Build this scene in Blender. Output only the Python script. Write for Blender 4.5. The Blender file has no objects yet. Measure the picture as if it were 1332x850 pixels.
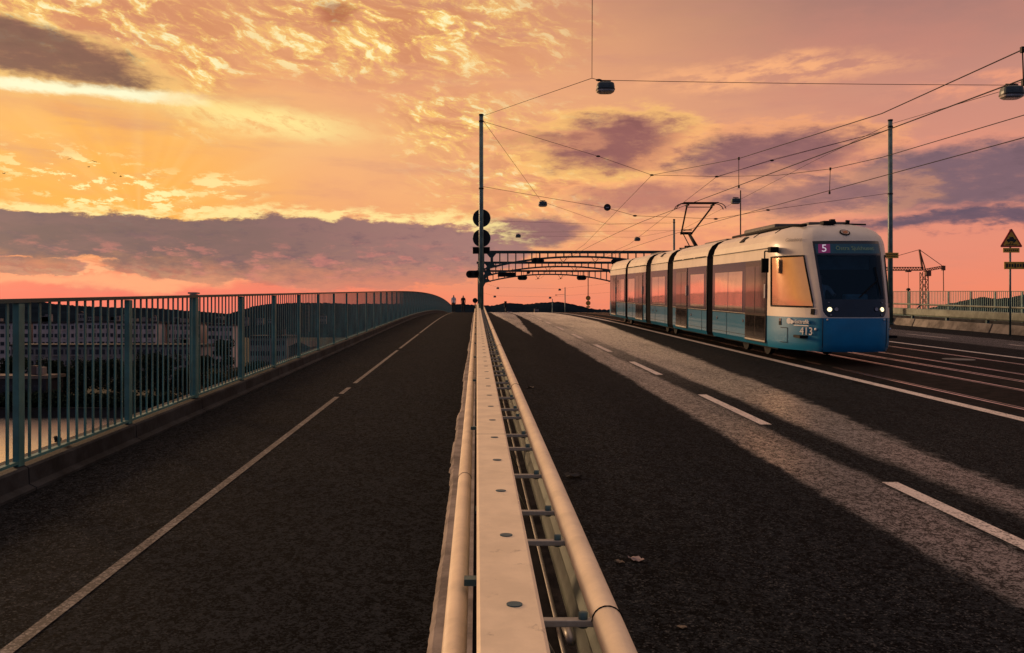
import bpy, bmesh, math, random
from mathutils import Vector, Matrix
random.seed(7)
rad = math.radians
S = bpy.context.scene
C = S.collection

# ---------------------------------------------------------------- deck profile
F = 1130.0; CX = 620.0; CY = 425.0; GR = 0.0429
def deck(y):
    z = GR*y
    if y > 40:
        z -= (min(y, 195)-40)**2/3600.0
        if y > 195: z -= (y-195)*0.0861
    return z
CAMZ = 1.70
def P(px, py, d):                       # photo pixel and distance -> a point of the place
    return Vector(((px-CX)/F*d, d, CAMZ-(py-CY)/F*d))
WATER = -17.8; LAND = -15.8

# ---------------------------------------------------------------- camera
cd = bpy.data.cameras.new('camera'); cam = bpy.data.objects.new('camera', cd); C.objects.link(cam)
cam.location = (0, 0, CAMZ); cam.rotation_euler = (rad(90), 0, 0)
cd.sensor_width = 36; cd.lens = F/1332*36; cd.shift_x = (666-CX)/1332; cd.clip_end = 12000; cd.clip_start = 0.05
S.camera = cam
S.view_settings.view_transform = 'Standard'; S.view_settings.look = 'None'
S.cycles.caustics_reflective = False; S.cycles.caustics_refractive = False
S.view_settings.exposure = 0.0; S.view_settings.gamma = 1; S.view_settings.use_curve_mapping = False

# ---------------------------------------------------------------- node helpers
def lin(c):
    return tuple(((v/255)/12.92 if v/255 <= .04045 else ((v/255+.055)/1.055)**2.4) for v in c)
class X:
    """a float socket with arithmetic"""
    nt = None
    def __init__(s, sock): s.s = sock
    @staticmethod
    def m(op, *a, clamp=False):
        n = X.nt.nodes.new('ShaderNodeMath'); n.operation = op; n.use_clamp = clamp
        for i, v in enumerate(a):
            if isinstance(v, X): X.nt.links.new(v.s, n.inputs[i])
            else: n.inputs[i].default_value = v
        return X(n.outputs[0])
    def __add__(s, o): return X.m('ADD', s, o)
    __radd__ = __add__
    def __sub__(s, o): return X.m('SUBTRACT', s, o)
    def __rsub__(s, o): return X.m('SUBTRACT', o, s)
    def __mul__(s, o): return X.m('MULTIPLY', s, o)
    __rmul__ = __mul__
    def __truediv__(s, o): return X.m('DIVIDE', s, o)
def smooth(a, b, x):
    n = X.nt.nodes.new('ShaderNodeMapRange'); n.interpolation_type = 'SMOOTHSTEP'
    n.inputs['From Min'].default_value = a; n.inputs['From Max'].default_value = b
    X.nt.links.new(x.s, n.inputs['Value']); return X(n.outputs[0])
def ramp_lin(a, b, c, d, x):
    n = X.nt.nodes.new('ShaderNodeMapRange')
    for k, v in (('From Min', a), ('From Max', b), ('To Min', c), ('To Max', d)): n.inputs[k].default_value = v
    X.nt.links.new(x.s, n.inputs['Value']); return X(n.outputs[0])
def vmax(*a):
    r = a[0]
    for b in a[1:]: r = X.m('MAXIMUM', r, b)
    return r
def vmin(a, b): return X.m('MINIMUM', a, b)
def comb(x, y, z=0.0):
    n = X.nt.nodes.new('ShaderNodeCombineXYZ')
    for i, v in enumerate((x, y, z)):
        if isinstance(v, X): X.nt.links.new(v.s, n.inputs[i])
        else: n.inputs[i].default_value = v
    return n.outputs[0]
def noise(vec, scale, detail=4, rough=.55, lac=2.0):
    n = X.nt.nodes.new('ShaderNodeTexNoise'); n.inputs['Scale'].default_value = scale
    n.inputs['Detail'].default_value = detail; n.inputs['Roughness'].default_value = rough
    n.inputs['Lacunarity'].default_value = lac
    if vec is not None: X.nt.links.new(vec, n.inputs['Vector'])
    return X(n.outputs[0])
def stones(vec, scale):
    n = X.nt.nodes.new('ShaderNodeTexVoronoi'); n.inputs['Scale'].default_value = scale
    X.nt.links.new(vec, n.inputs['Vector']); q = X.nt.nodes.new('ShaderNodeSeparateColor'); X.nt.links.new(n.outputs['Color'], q.inputs[0])
    return X(q.outputs[0]), X(n.outputs['Distance'])
def mixc(f, a, b, mode='MIX'):
    n = X.nt.nodes.new('ShaderNodeMix'); n.data_type = 'RGBA'; n.blend_type = mode
    for i, v in ((0, f), (6, a), (7, b)):
        if isinstance(v, X): X.nt.links.new(v.s, n.inputs[i])
        elif isinstance(v, bpy.types.NodeSocket): X.nt.links.new(v, n.inputs[i])
        elif i == 0: n.inputs[0].default_value = v
        else: n.inputs[i].default_value = (*v, 1)
    return n.outputs[2]
def cramp(x, stops):
    n = X.nt.nodes.new('ShaderNodeValToRGB'); e = n.color_ramp.elements
    e[0].position, e[0].color = stops[0][0], (*lin(stops[0][1]), 1)
    e[1].position, e[1].color = stops[-1][0], (*lin(stops[-1][1]), 1)
    for p, c in stops[1:-1]:
        k = e.new(p); k.color = (*lin(c), 1)
    X.nt.links.new(x.s, n.inputs[0]); return n.outputs[0]

# ---------------------------------------------------------------- sky (world)
SUN_AZ = -47.0; SUN_EL = 12.0
W = bpy.data.worlds.new('World'); S.world = W; W.use_nodes = True
X.nt = W.node_tree; X.nt.nodes.clear()
tc = X.nt.nodes.new('ShaderNodeTexCoord')
sp = X.nt.nodes.new('ShaderNodeSeparateXYZ'); X.nt.links.new(tc.outputs['Generated'], sp.inputs[0])
dx, dy, dz = (X(sp.outputs[i]) for i in range(3))
AZ = X.m('ARCTAN2', dx, dy)*57.29578
EL = X.m('ARCSINE', vmax(vmin(dz, .9999), X.m('MULTIPLY', dz, 1.0)*0-.9999))*57.29578
zz = vmax(dz, dz*0)+.16
pl = comb(dx/zz, dy/zz)                                   # clouds lie on a plane overhead
angv = comb(AZ*.10, EL*.26)
w1 = noise(angv, 1.0, 7, .58); w2 = noise(comb(AZ*.10+31.7, EL*.26+4.3), 1.0, 7, .58)
wf = noise(comb(AZ*.35, EL*.9), 1.0, 6, .62); wg = noise(comb(AZ*.35+9.1, EL*.9), 1.0, 6, .62)
A2 = AZ+(w1-.5)*9+(wf-.5)*2.2; E2 = EL+(w2-.5)*3.2+(wg-.5)*1.3
A3 = AZ+(w1-.5)*3.5+(wf-.5)*1.4; E3 = EL+(w2-.5)*1.5+(wg-.5)*1.1
cir = noise(comb(AZ*.16+EL*.10, EL*.75-AZ*.06), 1.0, 9, .66)   # ragged high cloud
cir2 = noise(comb(AZ*.5+EL*.2, EL*1.7-AZ*.12), 1.0, 7, .62)
def ae(px, py):
    a = math.atan((px-CX)/F); return math.degrees(a), math.degrees(math.atan((CY-py)/F*math.cos(a)))
def blob(px, py, rx, ry, soft=.5, rot=0.0, fine=False):
    a, e = ae(px, py); a1, _ = ae(px+rx, py); _, e1 = ae(px, py-ry)
    ra, re = abs(a1-a), abs(e1-e)
    aa, ee = (A3, E3) if fine else (A2, E2)
    u = aa-a; v = ee-e
    if rot: v = v-u*math.tan(rad(rot))
    q = X.m('SQRT', X.m('POWER', u/ra, 2.0)+X.m('POWER', v/re, 2.0))
    return smooth(1+soft, 1-soft, q)
t = ramp_lin(-2, 24, 0, 1, EL)
left = cramp(t, [(0, (232, 104, 92)), (.14, (240, 118, 94)), (.22, (244, 140, 92)), (.34, (250, 170, 84)), (.52, (250, 186, 108)), (.66, (232, 158, 100)), (1, (196, 130, 98))])
right = cramp(t, [(0, (232, 118, 92)), (.14, (242, 134, 102)), (.24, (232, 138, 112)), (.4, (222, 146, 122)), (.62, (200, 138, 120)), (.85, (154, 114, 108)), (1, (130, 102, 104))])
sky = mixc(smooth(-22, 30, AZ), left, right)
mid = blob(560, 150, 330, 210, .9)
sky = mixc(mid*.7, sky, lin((246, 176, 122)))
# sun glow
sa, se = ae(130, 250)
ds = X.m('SQRT', X.m('POWER', (AZ-sa)*.8, 2.0)+X.m('POWER', EL-se, 2.0))
sky = mixc(smooth(12, 1, ds)*.8*smooth(3.2, 6.5, EL), sky, lin((255, 180, 66)))
ang = X.m('ARCTAN2', EL-(se-1.6), AZ-(sa+2.2))
rays = smooth(.42, .66, noise(comb(ang*3.6, ds*.02), 1.0, 2, .5))
sky = mixc(rays*smooth(16, 3, ds)*.14, sky, lin((255, 222, 150)))
sky = mixc(smooth(4.6, 1.6, EL)*smooth(4, -14, AZ)*.75, sky, lin((246, 112, 98)))
def tex(n, lo, hi): return smooth(lo, hi, n)
# diagonal combed cirrus
fib = noise(comb(AZ*.30+EL*.16+(w1-.5)*2.4, EL*.85+AZ*.16+(w2-.5)*2.4), 1.0, 10, .66)
fib2 = noise(comb(AZ*1.0+EL*.3+(w1-.5)*5, EL*1.9+AZ*.35+(w2-.5)*5), 1.0, 8, .64)
hi_area = vmax(blob(90, 25, 240, 62, .7), blob(500, 40, 190, 58, .7), blob(590, 160, 75, 40, .8), blob(705, 235, 120, 70, .8)*.85, blob(265, 95, 48, 62, .8))
sky = mixc(hi_area*tex(fib, .60, .36)*.75, sky, lin((206, 132, 88)))
sky = mixc(hi_area*tex(fib*.55+fib2*.45, .46, .565)*.95, sky, lin((255, 206, 104)))
sky = mixc(hi_area*tex(fib*.5+fib2*.5, .525, .60)*.95, sky, lin((255, 248, 190)))
gen = noise(pl, 1.6, 9, .64)
sky = mixc(tex(gen, .44, .68)*.30, sky, lin((212, 136, 114)))
soft_ = noise(comb(AZ*.09+EL*.12, EL*.55), 1.0, 8, .6)
sky = mixc(tex(soft_, .50, .72)*.35*smooth(5, 9, EL), sky, lin((196, 134, 118)))
sky = mixc(blob(990, 92, 150, 20, .7)*tex(cir2, .36, .60)*.85, sky, lin((254, 180, 124)))
sky = mixc(blob(1270, 112, 130, 18, .7)*tex(cir2, .38, .62)*.7, sky, lin((244, 160, 122)))
sky = mixc(blob(860, 252, 250, 70, .7)*tex(cir2*.6+fib*.4, .43, .58)*.75, sky, lin((252, 168, 112)))
cl_n = fib*.40+cir2*.30+noise(comb(AZ*.45, EL*1.4), 1.0, 9, .68)*.30
def dark(m, c, op=1.0, rimc=(250, 170, 118), rim=.5):
    global sky
    body = smooth(.46, .92, m*.66+(cl_n-.5)*1.35+.26)*smooth(0, .35, m)
    rm = smooth(.30, .66, m*.66+(cl_n-.5)*1.5+.26)*smooth(0, .25, m)
    if rim: sky = mixc(rm*(1-body)*rim, sky, lin(rimc))
    sky = mixc(body*op, sky, lin(c))
    sky = mixc(body*op*smooth(.50, .62, cl_n)*.35, sky, lin(tuple(v*.80 for v in c)))
dark(blob(800, 190, 112, 42, .75, 0, True), (150, 94, 88), 1.0, (255, 196, 112), 1.0)
dark(blob(1000, 206, 145, 38, .75, 0, True), (146, 98, 97), 1.0, (252, 172, 114), .9)
dark(blob(870, 264, 150, 22, .85), (172, 108, 102), .75, (252, 176, 116), .8)
dark(blob(1250, 232, 240, 50, .5, 0, True), (122, 94, 104), .97, (236, 150, 120), .6)
dark(blob(1050, 252, 130, 28, .8), (148, 104, 104), .8)
dark(blob(1270, 289, 190, 15, .6), (100, 80, 97), .95, (224, 132, 112), .3)
dark(blob(690, 302, 74, 21, .5, 0, True), (142, 98, 100), .95, (252, 178, 120), .7)
dark(blob(700, 185, 70, 14, .9), (190, 122, 96), .5)
sky = mixc(blob(350, 158, 92, 17, .8, -5, True)*tex(fib2*.6+fib*.4, .36, .52), sky, lin((255, 240, 160)))
sky = mixc(blob(330, 152, 160, 30, .9, -5, True)*.4, sky, lin((255, 206, 118)))
sky = mixc(blob(90, 117, 190, 16, .9, -1, True)*.40, sky, lin((255, 214, 120)))
dark(blob(30, 62, 190, 40, .55, -9, True), (126, 86, 70), .95, (255, 206, 120), .8)
st_a, st_e = ae(95, 117)
stv = (EL-st_e-(AZ-st_a)*.010)+(wg-.5)*.75+(wf-.5)*.4+(fib2-.5)*.5
sky = mixc(smooth(.50, .08, X.m('ABSOLUTE', stv))*smooth(10, 3.0, X.m('ABSOLUTE', AZ-st_a+(w1-.5)*4+(wf-.5)*4))*.95, sky, lin((255, 250, 206)))
dark(blob(440, 20, 32, 20, .9, 0, True), (176, 96, 66), .8, rim=0)
pf = blob(150, 248, 130, 34, .7, -12)*tex(cir2*.6+fib2*.4, .515, .565)
sky = mixc(pf, sky, lin((255, 240, 164)))
pf2 = blob(280, 248, 60, 14, .7)*tex(cir2, .48, .56)
sky = mixc(pf2*.9, sky, lin((255, 226, 150)))
bn1 = noise(comb(AZ*.55, EL*1.5), 1.0, 8, .66)
bw = (bn1-.5)*1.5
def bankb(px, py, rx, ry):
    a, e = ae(px, py); a1, _ = ae(px+rx, py); _, e1 = ae(px, py-ry)
    u = (A3-a)/abs(a1-a); v = (E3-e)/abs(e1-e)
    q = X.m('POWER', X.m('ABSOLUTE', u), 2.6)+X.m('POWER', X.m('ABSOLUTE', v), 2.2)
    return smooth(1.22, .88, q+bw)
low = vmax(blob(150, 350, 210, 17, .7)*tex(cir2*.5+fib2*.5, .46, .56), blob(160, 364, 240, 7, .8)*.8)
sky = mixc(low, sky, lin((255, 172, 122)))
bank = vmax(bankb(150, 308, 330, 27), bankb(430, 330, 250, 44), bankb(30, 344, 74, 13)*.85, bankb(330, 345, 180, 22))
bank2 = vmax(bankb(150, 304, 345, 33), bankb(430, 323, 262, 50))
up = smooth(4.0, 7.0, EL)
sky = mixc(bank2*(1-bank)*up*tex(bn1*.5+cir2*.5, .40, .54)*.95, sky, lin((255, 228, 150)))
bank = bank*(smooth(2.0, 4.8, EL+(bn1-.5)*3.0+(cir2-.5)*2)*.62+.38)
bcol = mixc(smooth(-20, 2, AZ), lin((112, 86, 86)), lin((164, 118, 112)))
bcol = mixc(tex(cir, .35, .7)*.45, bcol, lin((146, 102, 102)))
bcol = mixc(tex(bn1, .5, .72)*.30, bcol, lin((96, 74, 88)))
sky = mixc(bank*.97, sky, bcol)
sky = mixc((blob(440, 333, 60, 14, .9)*.6+blob(215, 326, 60, 12, .9))*tex(fib2*.5+cir2*.5, .55, .66)*.8, sky, lin((236, 142, 122)))
sky = mixc(bank*smooth(6.2, 3.8, EL)*tex(fib*.5+cir2*.5, .50, .60)*.65, sky, lin((226, 132, 116)))
sky = mixc(bank*tex(fib*.5+bn1*.5, .50, .64)*.35, sky, lin((98, 76, 90)))
# unseen sky: warm overhead brightened as fill light, cool dusk behind the viewer
pz = noise(pl, .9, 6, .6)
over = cramp(ramp_lin(0, 90, 0, 1, EL), [(0, (150, 118, 122)), (.15, (150, 122, 122)), (.4, (222, 184, 160)), (1, (204, 176, 160))])
over = mixc(tex(pz, .45, .65)*.5, over, lin((214, 168, 140)))
over = mixc(smooth(.15, -.5, dy)*smooth(80, 45, EL)*.85, over, lin((58, 84, 122)))
# blend by angle from the sunset
fr = dx*math.sin(rad(-16))+dy*math.cos(rad(-16))
sky = mixc(smooth(.66, .20, fr), sky, over)
sky = mixc(smooth(21, 42, EL), sky, over)
nis = X.nt.nodes.new('ShaderNodeTexSky'); nis.sky_type = 'NISHITA'; nis.sun_disc = False
nis.sun_elevation = rad(SUN_EL); nis.sun_rotation = rad(SUN_AZ)
bg2 = X.nt.nodes.new('ShaderNodeBackground'); bg2.inputs[1].default_value = .004
X.nt.links.new(nis.outputs[0], bg2.inputs[0])
bg1 = X.nt.nodes.new('ShaderNodeBackground'); bg1.inputs[1].default_value = 1.0
X.nt.links.new(sky, bg1.inputs[0])
ad = X.nt.nodes.new('ShaderNodeAddShader'); wo = X.nt.nodes.new('ShaderNodeOutputWorld')
X.nt.links.new(bg1.outputs[0], ad.inputs[0]); X.nt.links.new(bg2.outputs[0], ad.inputs[1]); X.nt.links.new(ad.outputs[0], wo.inputs[0])
W.cycles.sampling_method = 'MANUAL'; W.cycles.sample_map_resolution = 512

# ---------------------------------------------------------------- sun, veiled by cloud
sl = bpy.data.lights.new('sun', 'SUN'); sun = bpy.data.objects.new('sun', sl); C.objects.link(sun)
sl.energy = 2.7; sl.angle = rad(12); sl.color = (1.0, .62, .34)
sv = Vector((math.sin(rad(SUN_AZ))*math.cos(rad(SUN_EL)), math.cos(rad(SUN_AZ))*math.cos(rad(SUN_EL)), math.sin(rad(SUN_EL))))
sun.rotation_euler = (-sv).to_track_quat('-Z', 'Y').to_euler(); sun.location = (0, 0, 60)

# ---------------------------------------------------------------- materials
MATS = {}
def mat(name, col, rough=.6, metal=0.0, spec=.5, coat=0.0, vary=.25, scale=3.0, bump=0.0, bscale=40.0, emit=None, estr=0.0, col2=None, alpha=1.0, stretch=None):
    if name in MATS: return MATS[name]
    m = bpy.data.materials.new(name); m.use_nodes = True; X.nt = m.node_tree
    b = X.nt.nodes['Principled BSDF']
    g = X.nt.nodes.new('ShaderNodeTexCoord')
    v = g.outputs['Object']
    if stretch:
        mp = X.nt.nodes.new('ShaderNodeMapping'); mp.inputs['Scale'].default_value = stretch
        X.nt.links.new(v, mp.inputs[0]); v = mp.outputs[0]
    n = noise(v, scale, 6, .65)
    c2 = col2 or tuple(max(0, c*(1-vary*1.6)) for c in col)
    c1 = tuple(min(1, c*(1+vary*.4)) for c in col)
    X.nt.links.new(mixc(smooth(.32, .68, n), c2, c1), b.inputs['Base Color'])
    n2 = noise(v, scale*2.3, 4, .6)
    amp = .05 if (coat or metal > .4) else .3
    X.nt.links.new((n2*amp+(rough-amp/2)).s, b.inputs['Roughness'])
    b.inputs['Metallic'].default_value = metal; b.inputs['Specular IOR Level'].default_value = spec
    b.inputs['Coat Weight'].default_value = coat; b.inputs['Coat IOR'].default_value = 1.75 if name == 'tram_blue' else 1.5; b.inputs['Coat Roughness'].default_value = .12 if 'cream' in name else .05
    if bump:
        bn = X.nt.nodes.new('ShaderNodeBump'); bn.inputs['Strength'].default_value = bump; bn.inputs['Distance'].default_value = .01
        X.nt.links.new(noise(v, bscale, 5, .6).s, bn.inputs['Height']); X.nt.links.new(bn.outputs[0], b.inputs['Normal'])
    if emit:
        b.inputs['Emission Color'].default_value = (*emit, 1); b.inputs['Emission Strength'].default_value = estr
    MATS[name] = m
    return m
def grime(name, c, amount=.6):
    m = MATS[name]; X.nt = m.node_tree; b = X.nt.nodes['Principled BSDF']
    src = b.inputs['Base Color'].links[0].from_socket; g = X.nt.nodes.new('ShaderNodeNewGeometry'); p = g.outputs['Position']
    k = smooth(.60, .72, noise(p, 9, 8, .72))*smooth(.40, .62, noise(p, 1.3, 4, .6)); f = smooth(.70, .76, noise(p, 130, 3, .6))
    X.nt.links.new(mixc(vmax(k, f*.8)*amount, src, c), b.inputs['Base Color'])
def pos_xy():
    g = X.nt.nodes.new('ShaderNodeNewGeometry'); s = X.nt.nodes.new('ShaderNodeSeparateXYZ')
    X.nt.links.new(g.outputs['Position'], s.inputs[0]); return X(s.outputs[0]), X(s.outputs[1]), g.outputs['Position']

def asphalt(name, kind):
    m = bpy.data.materials.new(name); m.use_nodes = True; X.nt = m.node_tree
    b = X.nt.nodes['Principled BSDF']; x, y, p = pos_xy()
    grain = noise(p, 55, 4, .85); grain2 = noise(p, 24, 3, .8); big = noise(comb(x*.8, y*.14), 1.0, 6, .65); mid = noise(p, 5, 5, .6)
    edge = noise(comb(x*2.2, y*.35), 1.0, 8, .72)
    st1, sd1 = stones(p, 105); st2, sd2 = stones(p, 58); st3, _ = stones(comb(x*26, y*15), 1.0)
    val = st1*.40+st2*.34+st3*.26
    dark = mixc(smooth(.30, .74, val), (.0022, .0027, .0033), (.0235, .0275, .0320))
    dark = mixc(smooth(.80, .95, st1)*smooth(.4, .7, st2), dark, (.085, .085, .082))
    dark = mixc(smooth(.38, .62, big)*.45, dark, mixc(smooth(.30, .72, val), (.0018, .0023, .0028), (.0140, .0165, .0195)))
    dark = mixc(smooth(.5, .7, mid)*.30, dark, (.008, .0082, .0085))
    crk = smooth(.012, .0, X.m('ABSOLUTE', noise(comb(x*.55, y*.30), 1.0, 7, .6)-.5))*smooth(.48, .62, noise(comb(x*.3+7, y*.1), 1.0, 2, .5))
    dark = mixc(crk*.7, dark, (.0025, .0025, .0025))
    rough = grain*.2+.70
    if kind == 'road':
        xe = x+(edge-.5)*.34+(grain2-.5)*.16+(mid-.5)*.14
        fade = smooth(12, 34, y)
        b1 = smooth(2.82, 2.95, xe)*(1-smooth(3.42, 3.60, xe))
        redge = ramp_lin(5, 14, 4.35, 5.05, y)+ramp_lin(14, 46, 0, 1.35, y)
        b2 = smooth(-.10, .10, xe-ramp_lin(5, 30, 4.08, 3.95, y))*(1-smooth(-.12, .12, xe+(mid-.5)*.25-redge))
        gap = smooth(3.3, 3.6, xe)*(1-smooth(3.9, 4.2, xe))*fade*.85
        tt = ramp_lin(31, 62, 0, 1, y)
        wd = smooth(-.03, .05, tt*.75-X.m('ABSOLUTE', xe-(tt*.0+2.0)))*smooth(30, 34, y)
        rt = smooth(15.2, 15.5, xe)*(1-smooth(17.6, 17.9, xe))*.30
        far = smooth(72, 100, y)*.8
        worn = X.m('MINIMUM', vmax(b1, b2, gap, wd, rt, far*smooth(.9, 1.4, x)*(1-smooth(6.5, 7, x))), 1.0)
        worn = worn*(smooth(.30, .55, big)*.35+.65)
        pit = smooth(.38, .66, val)
        wc = mixc(pit, (.007, .0075, .008), (.088, .092, .096))
        col = mixc(worn, dark, wc)
        trk = smooth(7.25, 7.5, x)*(1-smooth(12.9, 13.1, x))
        col = mixc(trk*.8, col, mixc(smooth(.4, .6, mid), (.008, .007, .0065), (.020, .016, .0145)))
        dirt = (1-smooth(.58, .86, x+(edge-.5)*.6))
        col = mixc(dirt*.8, col, mixc(smooth(.45, .6, mid), (.010, .009, .009), (.030, .026, .023)))
        rough = rough*(1-worn)+worn*((1-pit)*.25+.34)
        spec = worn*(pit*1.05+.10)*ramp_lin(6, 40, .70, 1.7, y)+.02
        bst = .55-worn*.25
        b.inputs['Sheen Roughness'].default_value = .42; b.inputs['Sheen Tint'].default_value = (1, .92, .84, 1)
        X.nt.links.new((worn*(pit*.75+.25)*ramp_lin(8, 36, .06, .80, y)).s, b.inputs['Sheen Weight'])  # sheen and specular rise with distance: far grazing glare put into the worn strips
    else:
        lit = smooth(-2.6, -1.0, x+(big-.5)*1.4)  # brighter, lit right side of the footway put into the asphalt colour
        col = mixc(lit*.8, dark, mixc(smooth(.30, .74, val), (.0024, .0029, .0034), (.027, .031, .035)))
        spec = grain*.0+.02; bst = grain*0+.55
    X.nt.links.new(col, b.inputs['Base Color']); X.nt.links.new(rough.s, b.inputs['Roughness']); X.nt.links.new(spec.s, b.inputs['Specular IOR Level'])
    bn = X.nt.nodes.new('ShaderNodeBump'); bn.inputs['Distance'].default_value = .006; X.nt.links.new(bst.s, bn.inputs['Strength'])
    X.nt.links.new((grain+st1*.5+mid*.4).s, bn.inputs['Height']); X.nt.links.new(bn.outputs[0], b.inputs['Normal'])
    MATS[name] = m; return m
def paint(name, wear, c=(.62, .56, .50)):
    m = bpy.data.materials.new(name); m.use_nodes = True; X.nt = m.node_tree
    b = X.nt.nodes['Principled BSDF']; x, y, p = pos_xy()
    g = noise(p, 60, 4, .7); w = noise(p, 4, 5, .65)
    sv, _ = stones(p, 70); k = smooth(wear-.12, wear+.10, g*.25+w*.45+sv*.30)
    X.nt.links.new(mixc(k, (.045, .040, .036), c), b.inputs['Base Color']); b.inputs['Roughness'].default_value = .55
    b.inputs['Specular IOR Level'].default_value = .3
    MATS[name] = m; return m
def water_mat():
    m = bpy.data.materials.new('river_water'); m.use_nodes = True; X.nt = m.node_tree
    b = X.nt.nodes['Principled BSDF']; x, y, p = pos_xy()
    b.inputs['Base Color'].default_value = (1, .94, .87, 1); b.inputs['Metallic'].default_value = 1.0; b.inputs['Roughness'].default_value = .27
    b.inputs['Specular IOR Level'].default_value = .8
    bn = X.nt.nodes.new('ShaderNodeBump'); bn.inputs['Strength'].default_value = .16; bn.inputs['Distance'].default_value = .25
    X.nt.links.new((noise(comb(x*.25, y*.6), 1.0, 5, .6)+noise(comb(x*1.3, y*2.2), 1.0, 3, .5)*.25).s, bn.inputs['Height'])
    X.nt.links.new(bn.outputs[0], b.inputs['Normal']); MATS['water'] = m; return m
asphalt('road_asphalt', 'road'); asphalt('path_asphalt', 'path')
paint('paint_fresh', .40, (.66, .58, .52)); paint('paint_worn', .57, (.23, .21, .19)); water_mat()
mat('teal', (.070, .215, .205), .5, 0, .5, vary=.3, scale=1.5, bump=.05)
mat('teal_dark', (.024, .062, .062), .5, 0, .4, vary=.3, scale=1.5)
mat('concrete_dark', (.034, .037, .040), .85, 0, .2, vary=.4, scale=2.5, bump=.35, bscale=60)
mat('concrete', (.25, .225, .195), .85, 0, .25, vary=.35, scale=2.0, bump=.4, bscale=50)
mat('concrete_pale', (.40, .33, .27), .85, 0, .25, vary=.3, scale=3.0, bump=.5, bscale=45)
mat('rail_cream', (.88, .72, .50), .46, .0, .5, vary=.09, scale=5.0, bump=.06, bscale=60)
mat('rail_cream_tube', (.88, .71, .49), .46, .0, .45, vary=.11, scale=4.5, bump=.06, bscale=60)
mat('rail_green_and_shade', (.20, .23, .18), .55, .0, .4, vary=.3, scale=2.0)
mat('bolt_blue', (.02, .085, .12), .5, .3)
mat('bracket_paint', (.42, .40, .33), .5, .1, vary=.3, scale=8)
mat('steel_teal', (.05, .12, .13), .5, .2, vary=.3)
mat('galv', (.30, .29, .27), .45, .7)
mat('dark_void', (.012, .011, .010), .9, 0, .1, vary=.4, bump=.3)
mat('black_metal', (.010, .011, .012), .5, .0, .3)
mat('pole_green', (.11, .19, .18), .45, .2, .5, vary=.3)
mat('wire', (.012, .010, .010), .6, 0, .2)
mat('rail_steel', (.55, .50, .45), .22, 1.0, vary=.2)
mat('groove', (.006, .006, .006), .9, 0, .1)
mat('tram_cream', (.80, .70, .56), .42, 0, .4, coat=.12, vary=.07, scale=1.2)
mat('tram_front_cream', (.72, .65, .56), .45, 0, .4, coat=.1, vary=.08, scale=1.5)
mat('tram_cab_blue', (.001, .190, .350), .40, 0, .4, coat=.1, vary=.05, scale=.8)
mat('tram_blue', (.001, .185, .340), .30, 0, .4, coat=1.0, vary=.05, scale=.8, bump=.35, bscale=1.3)
mat('tram_nose_blue', (.001, .230, .46), .42, 0, .5, coat=.15, vary=.10, scale=1.6)
mat('tram_navy', (.006, .012, .022), .25, 0, .5, coat=.3)
mat('tram_black', (.007, .007, .008), .7, 0, .15)
mat('cab_blue', (.050, .135, .180), .7)
mat('rubber', (.010, .009, .009), .8, 0, .2)
mat('tram_band', (.09, .09, .125), .12, .45, .8, vary=.06)
mat('tram_pane', (.95, .88, .78), .05, .96, .8, vary=.05, bump=.12, bscale=1.1)
mat('cab_pane', (.62, .44, .30), .09, .7, .8, vary=.05)
mat('tram_door', (.020, .012, .011), .25, .1, .6, coat=.4)
mat('door_pane', (.26, .23, .22), .06, .75, .8, vary=.1)
mat('door_low', (.010, .008, .007), .10, .3, .8)
mat('roof_grey', (.08, .07, .065), .6)
mat('white_letter', (.80, .78, .74), .5, vary=.05)
mat('grey_letter', (.36, .32, .27), .5, vary=.05)
mat('dim_letter', (.10, .13, .08), .5, emit=(.35, .42, .22), estr=.09)
mat('plum', (.16, .015, .075), .4, emit=(.20, .02, .10), estr=.45)
mat('digit', (.8, .75, .78), .5, emit=(.9, .75, .85), estr=.45)
mat('display', (.006, .022, .036), .3, emit=(.01, .05, .08), estr=.25)
mat('head_lit', (.9, .85, .7), .2, emit=(1, .80, .46), estr=1.7)
mat('lens_dim', (.35, .30, .30), .15, .5)
mat('orange', (.55, .16, .05), .5)
mat('sign_yellow', (.80, .42, .04), .5, vary=.1)
mat('sign_red', (.48, .03, .02), .5)
mat('sign_black', (.01, .01, .01), .6)
mat('lamp_shell', (.06, .085, .09), .4, .2)
mat('lamp_lens', (.50, .46, .42), .25)
mat('skin', (.35, .20, .14), .6); mat('hair', (.02, .014, .01), .7)
mat('shirt_white', (.80, .76, .74), .8); mat('cloth_dark', (.014, .013, .015), .9); mat('cloth_jacket', (.022, .018, .018), .9)
mat('wall_white', (.66, .53, .47), .8, vary=.15, scale=.1); mat('wall_brown', (.11, .075, .065), .8, vary=.2, scale=.1)
mat('wall_grey', (.30, .25, .22), .8, vary=.2, scale=.1)
mat('roof_dark', (.035, .03, .03), .8, vary=.3, scale=.3); mat('roof_brown', (.05, .026, .022), .8)
mat('far_glass', (.016, .014, .018), .3, 0, .5)
mat('leaf', (.022, .034, .020), .9, 0, .05, vary=.6, scale=.5, col2=(.010, .016, .011))
mat('leaf_warm', (.075, .070, .028), .8, 0, .2, vary=.5, scale=.6, col2=(.022, .028, .014))
mat('bark', (.045, .035, .028), .9)
mat('hill', (.009, .016, .025), 1.0, 0, .0, vary=.5, scale=.012, col2=(.006, .011, .018))
mat('land', (.016, .019, .014), .95, 0, .1, vary=.5, scale=.03)
mat('litter_paper', (.40, .30, .27), .8); mat('litter_tan', (.18, .14, .10), .9)
mat('bird', (.02, .016, .014), .8); mat('crane_red', (.22, .075, .035), .6); mat('brick_quay', (.022, .019, .017), .9, vary=.4, scale=.3)
mat('jetty', (.20, .15, .11), .8)
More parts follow.
